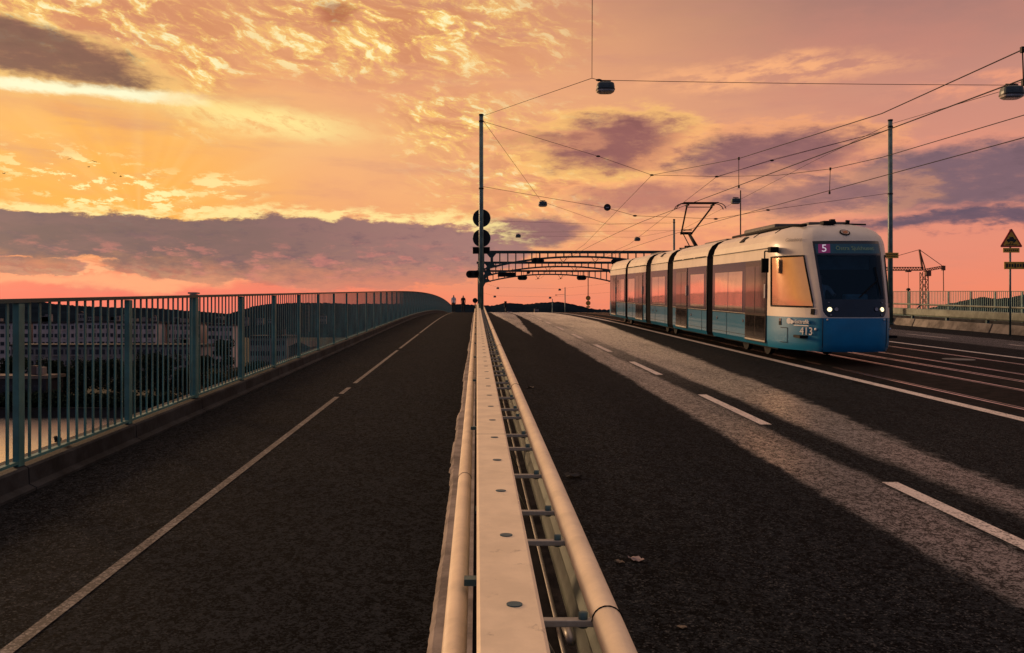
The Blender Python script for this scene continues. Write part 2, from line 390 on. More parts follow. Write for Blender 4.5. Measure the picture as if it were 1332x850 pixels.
grime('rail_cream', (.16, .12, .08)); grime('rail_cream_tube', (.16, .12, .08), .7); grime('teal', (.07, .06, .045), .5); grime('concrete_dark', (.018, .017, .016), .6)
grime('tram_cream', (.25, .20, .15), .35); grime('pole_green', (.03, .04, .04), .5); grime('wall_white', (.22, .17, .15), .5)
def glass_mat():
    m = bpy.data.materials.new('windscreen_glass'); m.use_nodes = True; X.nt = m.node_tree
    b = X.nt.nodes['Principled BSDF']; b.inputs['Base Color'].default_value = (.006, .055, .100, 1); b.inputs['Roughness'].default_value = .05
    b.inputs['Metallic'].default_value = 0; b.inputs['IOR'].default_value = 1.6
    tr = X.nt.nodes.new('ShaderNodeBsdfTransparent'); tr.inputs[0].default_value = (.58, .80, .94, 1)
    mx = X.nt.nodes.new('ShaderNodeMixShader'); mx.inputs[0].default_value = .30
    o = X.nt.nodes['Material Output']
    X.nt.links.new(tr.outputs[0], mx.inputs[1]); X.nt.links.new(b.outputs[0], mx.inputs[2]); X.nt.links.new(mx.outputs[0], o.inputs[0])
    MATS['windscreen'] = m
glass_mat()

# ---------------------------------------------------------------- mesh builder
class MB:
    def __init__(s): s.v = []; s.f = []; s.mi = []; s.sm = []
    def add(s, vs, fs, mi=0, smooth=False):
        o = len(s.v); s.v += [tuple(v) for v in vs]
        for f in fs: s.f.append(tuple(i+o for i in f)); s.mi.append(mi); s.sm.append(smooth)
        return s
    def box(s, c, d, rot=None, mi=0, bev=0.0):
        hx, hy, hz = d[0]/2, d[1]/2, d[2]/2
        if bev:
            b = bmesh.new(); bmesh.ops.create_cube(b, size=1)
            for v in b.verts: v.co = Vector((v.co.x*d[0], v.co.y*d[1], v.co.z*d[2]))
            bmesh.ops.bevel(b, geom=b.edges[:], offset=bev, segments=2, affect='EDGES', profile=.5)
            vs = [v.co.copy() for v in b.verts]; b.verts.index_update(); fs = [[v.index for v in f.verts] for f in b.faces]; b.free()
        else:
            vs = [Vector((x, y, z)) for x in (-hx, hx) for y in (-hy, hy) for z in (-hz, hz)]
            fs = [(0, 1, 3, 2), (4, 6, 7, 5), (0, 4, 5, 1), (2, 3, 7, 6), (0, 2, 6, 4), (1, 5, 7, 3)]
        if rot is not None: vs = [rot @ v for v in vs]
        return s.add([v+Vector(c) for v in vs], fs, mi)
    def tube(s, pts, r, n=8, mi=0, caps=True, smooth=True):
        pts = [Vector(p) for p in pts]; rs = r if isinstance(r, (list, tuple)) else [r]*len(pts)
        vs = []; fs = []
        for i, p in enumerate(pts):
            d = (pts[min(i+1, len(pts)-1)]-pts[max(i-1, 0)]).normalized()
            a = d.cross(Vector((0, 0, 1)) if abs(d.z) < .95 else Vector((1, 0, 0))).normalized(); b = d.cross(a)
            for k in range(n):
                t = 2*math.pi*k/n; vs.append(p+a*math.cos(t)*rs[i]+b*math.sin(t)*rs[i])
        for i in range(len(pts)-1):
            for k in range(n): fs.append((i*n+k, i*n+(k+1) % n, (i+1)*n+(k+1) % n, (i+1)*n+k))
        if caps: fs.append(tuple(range(n))[::-1]); fs.append(tuple((len(pts)-1)*n+k for k in range(n)))
        return s.add(vs, fs, mi, smooth)
    def bar(s, a, b, w, h, mi=0):                 # rectangular bar between two points
        a, b = Vector(a), Vector(b); d = (b-a); L = d.length; d.normalize()
        u = d.cross(Vector((0, 0, 1)) if abs(d.z) < .95 else Vector((0, 1, 0))).normalized(); v = d.cross(u)
        R = Matrix((u, d, v)).transposed()
        return s.box((a+b)/2, (w, L, h), R, mi)
    def prism(s, poly, y0, y1, mi=0):             # x,z outline extruded along y
        n = len(poly); vs = [(p[0], y0, p[1]) for p in poly]+[(p[0], y1, p[1]) for p in poly]
        fs = [tuple(range(n)), tuple(range(2*n-1, n-1, -1))]+[(i, i+n, (i+1) % n+n, (i+1) % n) for i in range(n)]
        return s.add(vs, fs, mi)
    def disc(s, c, r, axis, t=.02, n=24, mi=0):
        a = Vector(axis).normalized(); return s.tube([Vector(c)-a*t/2, Vector(c)+a*t/2], r, n, mi, True, False)
    def loft(s, prof, ys, zf, closed=True, caps=True, mi=0, smooth=False):   # profile (x,z) swept along the deck
        n = len(prof); vs = []; fs = []
        for y in ys:
            z0 = zf(y)
            for p in prof: vs.append((p[0], y, p[1]+z0))
        m = n if closed else n-1
        for i in range(len(ys)-1):
            for k in range(m): fs.append((i*n+k, i*n+(k+1) % n, (i+1)*n+(k+1) % n, (i+1)*n+k))
        if caps and closed: fs.append(tuple(range(n))); fs.append(tuple((len(ys)-1)*n+k for k in range(n))[::-1])
        return s.add(vs, fs, mi, smooth)
    def mesh(s, name, mats):
        me = bpy.data.meshes.new(name); me.from_pydata(s.v, [], s.f)
        for m in (mats if isinstance(mats, (list, tuple)) else [mats]): me.materials.append(MATS[m] if isinstance(m, str) else m)
        for p, i, k in zip(me.polygons, s.mi, s.sm): p.material_index = i; p.use_smooth = k
        b = bmesh.new(); b.from_mesh(me); bmesh.ops.recalc_face_normals(b, faces=b.faces[:]); b.to_mesh(me); b.free()
        return me
    def build(s, name, mats, parent=None, loc=None):
        return link(name, s.mesh(name, mats), parent, loc)
def link(name, me, parent=None, loc=None):
    o = bpy.data.objects.new(name, me); C.objects.link(o)
    if parent: o.parent = parent
    if loc is not None: o.location = loc
    return o
def tag(o, label, cat, group=None, kind=None):
    if label: o['label'] = label
    if cat: o['category'] = cat
    if group: o['group'] = group
    if kind: o['kind'] = kind
    return o
def thing(name, label, cat, loc=(0, 0, 0), group=None):
    return tag(link(name, None, None, loc), label, cat, group)
def struct(o): o['kind'] = 'structure'; return o
def copy_tree(o, parent=None):
    c = o.copy(); C.objects.link(c)
    if parent: c.parent = parent
    for ch in list(o.children): copy_tree(ch, c)
    return c
def frange(a, b, st):
    r = []; y = a
    while y < b-1e-6: r.append(y); y += st
    return r+[b]
def text_mesh(name, txt, size, m, M, ext=.002, align='CENTER'):
    cu = bpy.data.curves.new(name, 'FONT'); cu.body = txt; cu.size = size; cu.extrude = ext; cu.align_x = align; cu.align_y = 'CENTER'; cu.resolution_u = 3
    o = bpy.data.objects.new(name, cu); C.objects.link(o)
    dg = bpy.context.evaluated_depsgraph_get(); dg.update()
    me = bpy.data.meshes.new_from_object(o.evaluated_get(dg)); C.objects.unlink(o); bpy.data.objects.remove(o)
    me.transform(M); me.materials.clear(); me.materials.append(MATS[m]); me.name = name
    return me

# ================================================================ THE PLACE
Y0, Y1 = -14.0, 330.0
YS = frange(Y0, 40, 6)+frange(42, 200, 2)+frange(206, Y1, 12)
# --- water, land, hills
MB().add([(-3500, -900, WATER), (3500, -900, WATER), (3500, 190, WATER), (-3500, 190, WATER)], [(0, 1, 2, 3)]).build('river_water', 'water')['kind'] = 'structure'
mb = MB(); xs = [-3500, -400]+[-400+i*8 for i in range(1, 100)]+[400, 3500]; xs = sorted(set(xs))
vs = []; fs = []
for x in xs:
    e = 186+3*math.sin(x*.05)+2*math.sin(x*.13+1)
    vs += [(x, e, WATER-1), (x, e+2, LAND), (x, 2600, LAND), (x, 5200, LAND)]
for i in range(len(xs)-1):
    for k in range(3): fs.append((i*4+k, (i+1)*4+k, (i+1)*4+k+1, i*4+k+1))
struct(mb.add(vs, fs).build('ground', 'land'))
HP = [(-1400, 398), (-600, 394), (-200, 399), (0, 396), (40, 392), (80, 397.5), (110, 399.5), (150, 401), (200, 402), (240, 405), (270, 407), (297, 409.5), (312, 405), (330, 399.5), (350, 396.5), (390, 395), (430, 395.5), (460, 397), (500, 396), (560, 398), (600, 397), (640, 399), (657, 395), (685, 397), (708, 394.5), (726, 394), (745, 397), (762, 401), (775, 403.5), (850, 405), (960, 405), (1100, 409), (1200, 404), (1235, 396), (1260, 391), (1280, 387.5), (1297, 390), (1315, 388), (1332, 384.5), (1400, 383), (1800, 392), (2600, 398)]
def hp(px):
    for (a, ya), (b, yb) in zip(HP, HP[1:]):
        if a <= px <= b: return ya+(yb-ya)*(px-a)/(b-a)
    return 400
RD = 2200.0
def hill_z(x, y):
    px = CX+x/max(y, 1)*F*(RD/RD); top = (CY-hp(px))/F*RD+CAMZ
    k = max(0, min(1, (y-1350)/(RD-1350))); k = k*k*(3-2*k)
    z = LAND+(top-LAND)*k
    return z if y <= RD else LAND+(top-LAND)*max(0, 1-(y-RD)/1500)
vs = []; fs = []; rows = [1350, 1450, 1560, 1680, 1800, 1920, 2030, 2120, 2170, RD, 2260, 2400, 2900, 3700]
pxs = []; px = -1400
while px <= 2600: pxs.append(px); px += 2.2 if -120 < px < 1420 else 16
random.seed(3)
for j, y in enumerate(rows):
    for px in pxs:
        x = (px-CX)/F*y; z = hill_z(x, y)
        if j: z += random.random()*(2.6 if 2150 < y < 2300 else .6)
        else: z -= 2
        vs.append((x, y, z))
n = len(pxs)
for j in range(len(rows)-1):
    for i in range(n-1): fs.append((j*n+i, j*n+i+1, (j+1)*n+i+1, (j+1)*n+i))
struct(MB().add(vs, fs).build('hills', 'hill'))

# --- bridge deck, road, path
prof = [(-4.15, -.02), (25.0, -.02), (25.0, -.6), (18, -1.6), (3, -1.6), (-4.15, -.6)]
struct(MB().loft(prof, YS, deck).build('bridge_deck', 'concrete_dark'))
YF = frange(Y0, 200, 2)+frange(206, Y1, 12)
def strip(x0, x1, ys, dz): return MB().loft([(x0, dz), (x1, dz)], ys, deck, closed=False)
struct(strip(-3.84, -.02, YF, 0.0).build('footway', 'path_asphalt'))
struct(strip(.40, 19.95, YF, 0.0).build('road', 'road_asphalt'))
struct(strip(-.02, .40, YF, -.012).build('barrier_gutter', 'dark_void'))
struct(strip(20.6, 24.3, YF, .0).build('footway_far_side', 'path_asphalt'))
# markings
mb = MB()
k = -3
while k < 22:
    e = 7.64+6.35*k; mb.loft([(3.56, .005), (3.70, .005)], frange(e-3.1, e, 1), deck, closed=False)
    if e > 0: mb.loft([(16.29, .005), (16.41, .005)], frange(e+.0-3.0, e, 1), deck, closed=False)
    k += 1
struct(mb.build('lane_dashes', 'paint_fresh'))
mb = MB(); mb.loft([(7.02, .005), (7.22, .005)], frange(Y0, 140, 2), deck, closed=False); mb.loft([(13.32, .005), (13.50, .005)], frange(Y0, 140, 2), deck, closed=False)
struct(mb.build('edge_lines', 'paint_fresh'))
mb = MB()
for a, b in ((Y0, 13.7), (14.1, 15.0), (15.7, 24.2), (24.9, 33.0), (33.5, 60), (60.5, 110)):
    mb.loft([(-2.240, .004), (-2.164, .004)], frange(a, b, 1.5), deck, closed=False)
struct(mb.build('path_line', 'paint_worn'))
# tram rails
mb = MB()
for c in (8.47, 11.60):
    for s in (-1, 1):
        x = c+s*.745
        mb.loft([(x-.030, .004), (x+.030, .004)], frange(Y0, 150, 2), deck, closed=False)
        gx = x-s*.062; mb.loft([(gx-.030, .004), (gx+.030, .004)], frange(Y0, 150, 2), deck, closed=False, mi=1)
        gx = x-s*.106; mb.loft([(gx-.012, .004), (gx+.012, .004)], frange(Y0, 150, 2), deck, closed=False)
for x in (10.0, 10.13): mb.loft([(x-.025, .004), (x+.025, .004)], frange(Y0, 150, 2), deck, closed=False)
struct(mb.build('tram_track', ['rail_steel', 'groove']))
# manhole between the rails
m = MB(); m.disc((0, 0, .006), .36, (0, 0, 1), .006, 28); m.disc((0, 0, .011), .30, (0, 0, 1), .004, 28)
o = m.build('manhole_cover', 'concrete', None, (11.65, 21, deck(21))); o.rotation_euler = (math.atan(GR), 0, 0)
tag(o, 'round pale manhole cover set between the far tram rails', 'manhole cover')
# kerb under the left railing
mb = MB()
y = 7.36-2.32*9
while y < 150:
    mb.loft([(-4.12, -.01), (-4.12, .20), (-3.82, .20), (-3.795, .185), (-3.79, .05), (-3.73, .022), (-3.73, -.01)], frange(y+.008, y+2.312, 1.16), deck)
    y += 2.32
struct(mb.build('kerb', 'concrete_dark'))
mb = MB(); mb.loft([(24.3, -.01), (24.3, .2), (24.9, .2), (24.9, -.01)], YF, deck)
struct(mb.build('kerb_far_side', 'concrete_dark'))

# --- left railing
def railing(name, label, X0, ys, base, top, bays_from, group=None):
    t = thing(name, label, 'railing', (X0, 0, 0))
    w = .10
    pm = MB().box((0, 0, (top-base)/2-.02), (.055, w, top-base-.04), bev=.006).mesh('post', 'teal')
    for y in ys: link('post', pm, t, (0, y, deck(y)+base))
    yy = [ys[0]]+[y for y in frange(ys[0], ys[-1], ys[1]-ys[0])][1:]
    mb = MB(); mb.loft([(-.035, top-.035), (-.035, top), (.035, top), (.035, top-.035)], yy, deck); mb.build('top_rail', 'teal_dark', t)
    mb = MB(); mb.loft([(-.025, base+.025), (-.025, base+.05), (.025, base+.05), (.025, base+.025)], yy, deck); mb.build('bottom_rail', 'teal', t)
    for a, b in zip(ys, ys[1:]):
        mb = MB(); z0 = deck(a)
        nb = 12; st = (b-a)/(nb+1)
        for i in range(1, nb+1):
            d = i*st; h0 = deck(a+d)-z0
            mb.box((0, d, h0+(base+.045+top-.03)/2), (.012, .034, top-base-.075))
        mb.build('baluster_panel', 'teal', t, (0, a, z0))
    return t
lys = [7.36+2.32*k for k in range(-4, 56)]
fence = railing('bridge_railing', 'long dark teal railing of upright bars along the footway on the left', -3.88, lys, .20, 1.62, 0)
# taller capped post on the railing
y = 7.36+2.32*2
o = MB().box((-.02, .0, .715), (.09, .12, 1.43), bev=.01).box((-.02, 0, 1.445), (.12, .14, .020)).build('post_cabinet', 'teal', fence, (0, y-.02, deck(y)+.20))
rys = [31.0+2.04*k for k in range(-12, 46)]
railing('bridge_railing', 'teal railing of upright bars across the road, beyond the concrete barriers', 24.6, rys, .20, 1.62, 0)

# --- left guardrail
g = thing('guardrail', 'cream steel guardrail of plate and tubes between footway and road', 'guardrail', (0, 0, 0))
GY = frange(-4, 40, 4)+frange(42, 130, 2)
MB().loft([(.006, .74), (0, .75), (0, .792), (.010, .80), (.174, .80), (.184, .792), (.184, .75), (.178, .74)], GY, deck).build('top_plate', 'rail_cream', g)
MB().tube([(-.066, y, deck(y)+.64) for y in GY], .037, 16).build('tube_rail', 'rail_cream_tube', g)
pr = [(.384+.044*math.cos(a), .725+.044*math.sin(a)) for a in [math.pi-i*math.pi/10 for i in range(20)]]
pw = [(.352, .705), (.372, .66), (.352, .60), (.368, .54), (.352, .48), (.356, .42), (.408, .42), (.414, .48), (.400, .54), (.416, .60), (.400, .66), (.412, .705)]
MB().loft(pw, GY, deck).build('beam_web_shaded', 'rail_green_and_shade', g)  # shade on the beam's inner face put into a darker green-grey colour
MB().loft(pr, GY, deck, smooth=True).build('beam_rail', 'rail_cream_tube', g)
MB().tube([(.300, y, deck(y)+.45) for y in GY], .008, 8).build('cable', 'galv', g)
bm_ = MB().tube([(0, 0,   .799), (0, 0, .8025)], .023, 20, smooth=False).mesh('bolt_cap', 'bolt_blue')
for i in range(100):
    y = 2.48+.70*(i-1); link('bolt_cap', bm_, g, (.108, y, deck(y)))
br = MB().box((.268, 0, .715), (.165, .034, .020), bev=.003).tube([(.315, 0, .70), (.315, 0, .745)], .014, 8, mi=1).mesh('bracket', ['bracket_paint', 'steel_teal'])
bl = MB().box((-.018, 0, .70), (.05, .05, .022)).mesh('spacer', 'steel_teal')
pa = MB().box((.09, 0, .365), (.07, .10, .75)).box((.09, 0, .01), (.2, .2, .02)).mesh('post', 'steel_teal')
br2 = MB().tube([(.19, 0, .69), (.30, .24, .45)], .007, 6).mesh('stay', 'bracket_paint')
y = -1.2; i = 0
while y < 75:
    for d in (0, .49, 1.30, 1.75, 2.5):
        if y+d > 1: link('bracket', br, g, (0, y+d, deck(y+d)))
    link('stay', br2, g, (0, y+.55, deck(y))); link('stay', br2, g, (0, y+2.55, deck(y+2)))
    link('spacer', bl, g, (0, y+.9, deck(y+.9))); link('post', pa, g, (0, y+1.3, deck(y+1.3)))
    y += 3.28; i += 1
jm = MB().tube([(.384+.0455*math.cos(a), 0, .725+.0455*math.sin(a)) for a in [math.pi-i*math.pi/9 for i in range(10)]]+[(.423, 0, .62)], .0028, 5).mesh('joint_seam', 'groove')
jt = MB().tube([(-.066+.0372*math.cos(a), 0, .64+.0372*math.sin(a)) for a in [math.pi-i*math.pi/8 for i in range(9)]], .0022, 5).mesh('joint_seam', 'groove')
for i in range(12):
    yj = 2.55+6.0*i; link('joint_seam', jm, g, (0, yj, deck(yj))); link('joint_seam', jt, g, (0, yj+2.3, deck(yj+2.3)))
jp = MB().box((.092, 0, .8002), (.184, .005, .0012)).mesh('plate_seam', 'rail_green_and_shade')
for i in range(10): link('plate_seam', jp, g, (0, 5.4+6.0*i, deck(5.4+6.0*i)))
# clamp lamp bodies seen under the brackets
MB().tube([(0, -.10, 0), (0, .04, 0)], [.016, .020], 10).build('joint_sleeve', 'galv', g, (.300, 2.85, deck(2.85)+.58))
# chipped concrete footing on the path side
mb = MB(); random.seed(5)
vs = []; fs = []; yy = frange(-3, 26, .05)+frange(26.5, 120, .8)
off = 0
for i, y in enumerate(yy):
    if random.random() < .06: off = random.uniform(-.008, .009)
    e = -.245+off+random.uniform(-.0025, .0025)+(.02 if 3.7 < y % 8 < 8 else 0)
    z = deck(y); h = .055
    vs += [(-.02, y, z-.01), (-.02, y, z+h+.01), (e+.02, y, z+h), (e, y, z+h-.02), (e-.012, y, z-.01)]
for i in range(len(yy)-1):
    for k in range(4): fs.append((i*5+k, i*5+k+1, (i+1)*5+k+1, (i+1)*5+k))
struct(mb.add(vs, fs).build('barrier_kerb', 'concrete_pale'))

# --- right side barriers
prof = [(20.02, 0), (20.06, .09), (20.16, .34), (20.32, .34), (20.42, .09), (20.46, 0)]
k = 0; y = 10.0
while y < 82:
    b = MB().loft([(p[0]-20.2, p[1]) for p in prof], [0, 5.9], lambda d, y=y: deck(y+d)-deck(y)).build('concrete_barrier', 'concrete', None, (20.2, y, deck(y)))
    lab = 'low pale concrete barrier across the road, '
    pl_ = ['nearest the viewer and outside the view', 'second unit from the near end', 'unit nearest the right edge of the photo', 'below the triangular warning sign', 'left of the warning sign', 'unit beside the nose of the tram', 'unit hidden behind the tram cab', 'unit behind the middle of the tram'][min(k, 7)]
    tag(b, lab+pl_ if k < 8 else 'low pale concrete barrier unit far back behind the tram', 'barrier', 'concrete barrier units at the far edge of the road')
    k += 1; y += 6.0
g2 = thing('guardrail', 'grey green box guardrail above the concrete barrier units across the road', 'guardrail', (0, 0, 0))
GY2 = frange(6, 40, 4)+frange(42, 100, 2)
MB().loft([(20.50, .47), (20.47, .52), (20.47, .76), (20.50, .80), (20.64, .80), (20.66, .76), (20.66, .47)], GY2, deck).build('beam', 'rail_green_and_shade', g2)
MB().tube([(20.95, y, deck(y)+.98) for y in GY2], .04, 8).build('tube_rail', 'rail_green_and_shade', g2)
pm = MB().box((20.58, 0, .24), (.1, .12, .48)).bar((20.6, 0, .6), (20.95, 0, .96), .05, .05).mesh('post', 'steel_teal')
for i in range(24): link('post', pm, g2, (0, 8+3*i, deck(8+3*i)))

# --- poles
def pole(label, x, y, h, r0=.125, r1=.10, group='overhead line poles'):
    t = thing('line_pole', label, 'pole', (x, y, deck(y)), group)
    MB().tube([(0, 0, 0), (0, 0, h*.45), (0, 0, h)], [r0, (r0+r1)/2, r1], 14).build('shaft', 'pole_green', t)
    MB().tube([(0, 0, h-.02), (0, 0, h+.04)], r1+.02, 14).build('cap', 'black_metal', t)
    m = MB()
    for z in (h-.3, h-3.55): m.tube([(0, 0, z-.03), (0, 0, z+.03)], r1+.025, 14)
    m.build('clamp_band', 'black_metal', t)
    MB().box((0, 0, .03), (.5, .5, .06), bev=.01).build('base_plate', 'steel_teal', t)
    return t
DP = 42.0
hL = CAMZ+(CY-150)/F*DP-deck(DP); hR = CAMZ+(CY-157)/F*DP-deck(DP)
pole('tall green pole standing in the guardrail with round signal boards', .22, DP, hL)
pole('tall dark green pole beside the nose of the tram', 20.0, DP, hR)
pole('dark pole top rising just behind the tram roof, left of the pantograph', 20.0, 88, 9.4)
m = thing('mast', 'thin dark mast with a lamp beside it behind the tram roof', 'mast', (20.05, 66, deck(66)))
MB().tube([(0, 0, 0), (0, 0, 9.4)], [.06, .045], 8).build('shaft', 'black_metal', m); MB().box((0, 0, .03), (.3, .3, .06)).build('base_plate', 'black_metal', m)

# round boards and signals on the left pole
def at(px, py, d): return P(px, py, d)
for i, (py, lab) in enumerate(((284, 'upper round black signal board on the green pole'), (310, 'lower round black signal board on the green pole'))):
    c = at(626.5, py, DP+.26); t = thing('signal_board', lab, 'signal board', c, 'round boards on the pole')
    MB().disc((0, .06, 0), .435, (0, 1, 0), .04, 36).build('disc', 'black_metal', t)
    MB().tube([(.425*math.cos(a), .03, .425*math.sin(a)) for a in [2*math.pi*k/36 for k in range(37)]], .016, 6, caps=False).build('rim', 'pole_green', t)
    MB().box((0, -.09, 0), (.05, .14, .5)).build('bracket', 'pole_green', t)
c = at(626, 326, DP+.22); t = thing('sign_box', 'small rectangular black sign box below the round boards on the pole', 'sign box', c)
MB().box((0, 0, 0), (.84, .10, .33), bev=.02).build('case', 'black_metal', t); MB().box((0, -.055, 0), (.74, .012, .24)).build('face', 'tram_black', t)
def capsule(label, c, w, h, lens=('tram_black', 'tram_black'), group='horizontal signal heads', hang=0.0):
    t = thing('traffic_signal', label, 'traffic signal', c, group)
    poly = [(w/2-h/2+h/2*math.cos(a), h/2*math.sin(a)) for a in [(-90+i*15)*math.pi/180 for i in range(13)]]
    poly += [(-w/2+h/2+h/2*math.cos(a), h/2*math.sin(a)) for a in [(90+i*15)*math.pi/180 for i in range(13)]]
    MB().prism(poly, -.04, .04).build('backboard', 'black_metal', t)
    MB().box((0, .12, 0), (w*.6, .16, h*.7), bev=.02).build('housing', 'black_metal', t)
    for s in (-1, 1):
        l = MB().disc((0, -.05, 0), h*.24, (0, 1, 0), .02, 18).build('lens', 'lens_dim' if lens[0] != 'tram_black' else 'tram_black', t, (s*w*.22, 0, 0))
        MB().tube([(0, -.04, 0), (0, -.20, .01)], h*.27, 14, caps=False).build('hood', 'black_metal', t, (s*w*.22, 0, 0))
    if hang: MB().box((-w*.12, .05, h/2+hang/2), (.04, .04, hang)).box((w*.12, .05, h/2+hang/2), (.04, .04, hang)).build('hanger', 'black_metal', t)
    return t
capsule('oblong black signal head on the left side of the green pole', at(615.5, 357, DP+.2), .70, .36)
t = thing('warning_lamp', 'small dark warning lamp on the guardrail at the foot of the green pole', 'lamp', at(618, 394.5, DP-1.2))
MB().disc((0, 0, .12), .12, (0, 1, 0), .10, 18).build('lamp_head', 'black_metal', t); MB().tube([(0, 0, -.25), (0, 0, .03)], .025, 8).build('stem', 'black_metal', t); MB().tube([(0, -.05, .13), (0, -.16, .13)], .10, 14, caps=False).build('hood', 'black_metal', t)

# --- lift-bridge gantries
def gantry(label, D, topy, th):
    zt = CAMZ+(CY-topy)/F*D; zd = deck(D); h = zt-zd
    t = thing('overhead_gantry', label, 'gantry', (10.1, D, zd), 'arched steel gantries over the road')
    hs = 9.85; s = th
    def zl(x): a = min(abs(x)/hs, 1); return h-.55-1.35*a**2.1
    MB().box((0, 0, h-.11), (2*hs+.5, .35, .22)).box((0, 0, h+.02), (2*hs+.5, .42, .03)).build('top_chord', 'teal_dark', t)
    pts = [(-hs+2*hs*i/40) for i in range(41)]
    m = MB()
    for a, b in zip(pts, pts[1:]): m.bar((a, 0, zl(a)), (b, 0, zl(b)), .30, .17)
    m.build('arch_chord', 'teal_dark', t)
    m = MB(); n = 25
    for i in range(n):
        x = -hs+.45+(2*hs-.9)*i/(n-1); w = .26 if i in (1, n-2) else .11
        if zl(x) < h-.3: MB().box((x, 0, (zl(x)+h-.2)/2), (w, .18, h-.2-zl(x))).build('lattice_post', 'teal_dark', t)
    for sx in (-1, 1):       # gusseted haunches
        m = MB(); x = sx*(hs-1.2); m.prism([(x-.5, h-.2), (x+.5, h-.2), (x+.16, h-.62), (x-.16, h-.62)], -.08, .08)
        m.prism([(x-.55, zl(x)-.02), (x+.55, zl(x)-.02), (x+.16, zl(x)+.42), (x-.16, zl(x)+.42)], -.08, .08).build('gusset', 'teal_dark', t)
    for sx in (-1, 1):
        MB().box((0, 0, h/2-.12), (.22, .34, h-.24)).bar((-sx*.1, 0, h-3.2), (-sx*.9, 0, zl(hs-.9)), .12, .2).build('leg', 'teal_dark', t, (sx*hs, 0, 0))
    for cx in (8.47, 11.60):
        x = cx-10.1; m = MB(); z = zl(x)
        m.bar((x-.38, 0, z-.02), (x, 0, z-.52), .05, .05).bar((x+.38, 0, z-.02), (x, 0, z-.52), .05, .05).box((x, 0, z-.04), (.8, .16, .08))
        m.tube([(x, 0, z-.44), (x, 0, z-.62)], .09, 8).bar((x-.4, -.2, z-.66), (x+.25, -.1, z-.56), .04, .04)
        m.build('wire_support', 'black_metal', t)
    return t, h, zl
G = []
for D, ty, lab in ((85, 327, 'nearest and tallest looking arched steel gantry spanning the road'), (103, 341, 'middle one of the arched steel gantries spanning the road'), (120, 352, 'farthest and lowest looking arched steel gantry spanning the road')):
    G.append(gantry(lab, D, ty, .2))
capsule('black signal head hanging under the left half of the nearest gantry', at(699.5, 339.5, 84.6), 1.25, .60, hang=.7)
capsule('black signal head under the nearest gantry just above the tram roof', at(803, 341, 84.6), 1.25, .60, hang=.5)
capsule('black signal head hanging left under the farthest gantry', at(679.5, 361.5, 119.6), 1.35, .68, hang=.6)
capsule('black signal head hanging right under the farthest gantry', at(756.5, 361.5, 119.6), 1.35, .68, hang=.6)
t = thing('sign_box', 'long black message sign box hanging from the middle gantry', 'sign box', at(659, 357.5, 102.5))
MB().box((0, 0, 0), (2.1, .22, .52), bev=.03).build('case', 'black_metal', t); MB().box((0, -.12, 0), (1.95, .02, .40)).build('face', 'tram_black', t); MB().box((-.7, .05, .45), (.05, .05, .5)).box((.7, .05, .45), (.05, .05, .5)).build('hanger', 'black_metal', t)
t = thing('round_sign', 'small round black sign board on the farthest gantry', 'sign', at(687.5, 354.5, 119.6))
MB().disc((0, 0, 0), .24, (0, 1, 0), .05, 20).build('disc', 'black_metal', t); MB().box((0, .06, .15), (.05, .06, .4)).build('bracket', 'black_metal', t)

# --- tram ------------------------------------------------------------------
TF = 19.2
tr = thing('tram', 'blue and cream five section tram with number 413 running on the near track', 'tram', (8.40, TF, deck(TF)+.004))
tr.rotation_euler = (math.atan(GR), 0, 0)
SEC = [(1.285, .30), (1.322, .42), (1.325, 1.06), (1.325, 2.42), (1.322, 2.66), (1.312, 2.70), (1.27, 2.86), (1.17, 3.02), (1.0, 3.13), (.7, 3.21), (.3, 3.245)]
full = [(-a, b) for a, b in SEC]+[(a, b) for a, b in reversed(SEC)]
def section(y0, y1):
    m = MB(); n = len(full); ys = [y0, y1]
    vs = [(p[0], y, p[1]) for y in ys for p in full]; 
    for k in range(n):
        k2 = (k+1) % n; z = (full[k][1]+full[k2][1])/2
        mi = 0 if z < 1.0 else 1
        sm = z > 2.7
        m.add([vs[k], vs[k2], vs[n+k2], vs[n+k]], [(0, 1, 2, 3)], mi, sm)
    m.add([vs[i] for i in range(n)], [tuple(range(n))], 2); m.add([vs[n+i] for i in range(n)], [tuple(range(n))], 2)
    b = m.build('body_section', ['tram_blue', 'tram_cream', 'tram_black'], tr)
    return b
def side_panel(name, m_, y0, y1, z0, z1, off, parent, side, th=.012):
    return MB().box((side*(1.325+off+th/2), (y0+y1)/2, (z0+z1)/2), (th, y1-y0, z1-z0), bev=.003).build(name, m_, parent)
MODS = [(2.0, 6.9), (7.6, 12.2), (13.1, 16.2), (17.2, 21.6), (22.2, 28.8-1.9)]
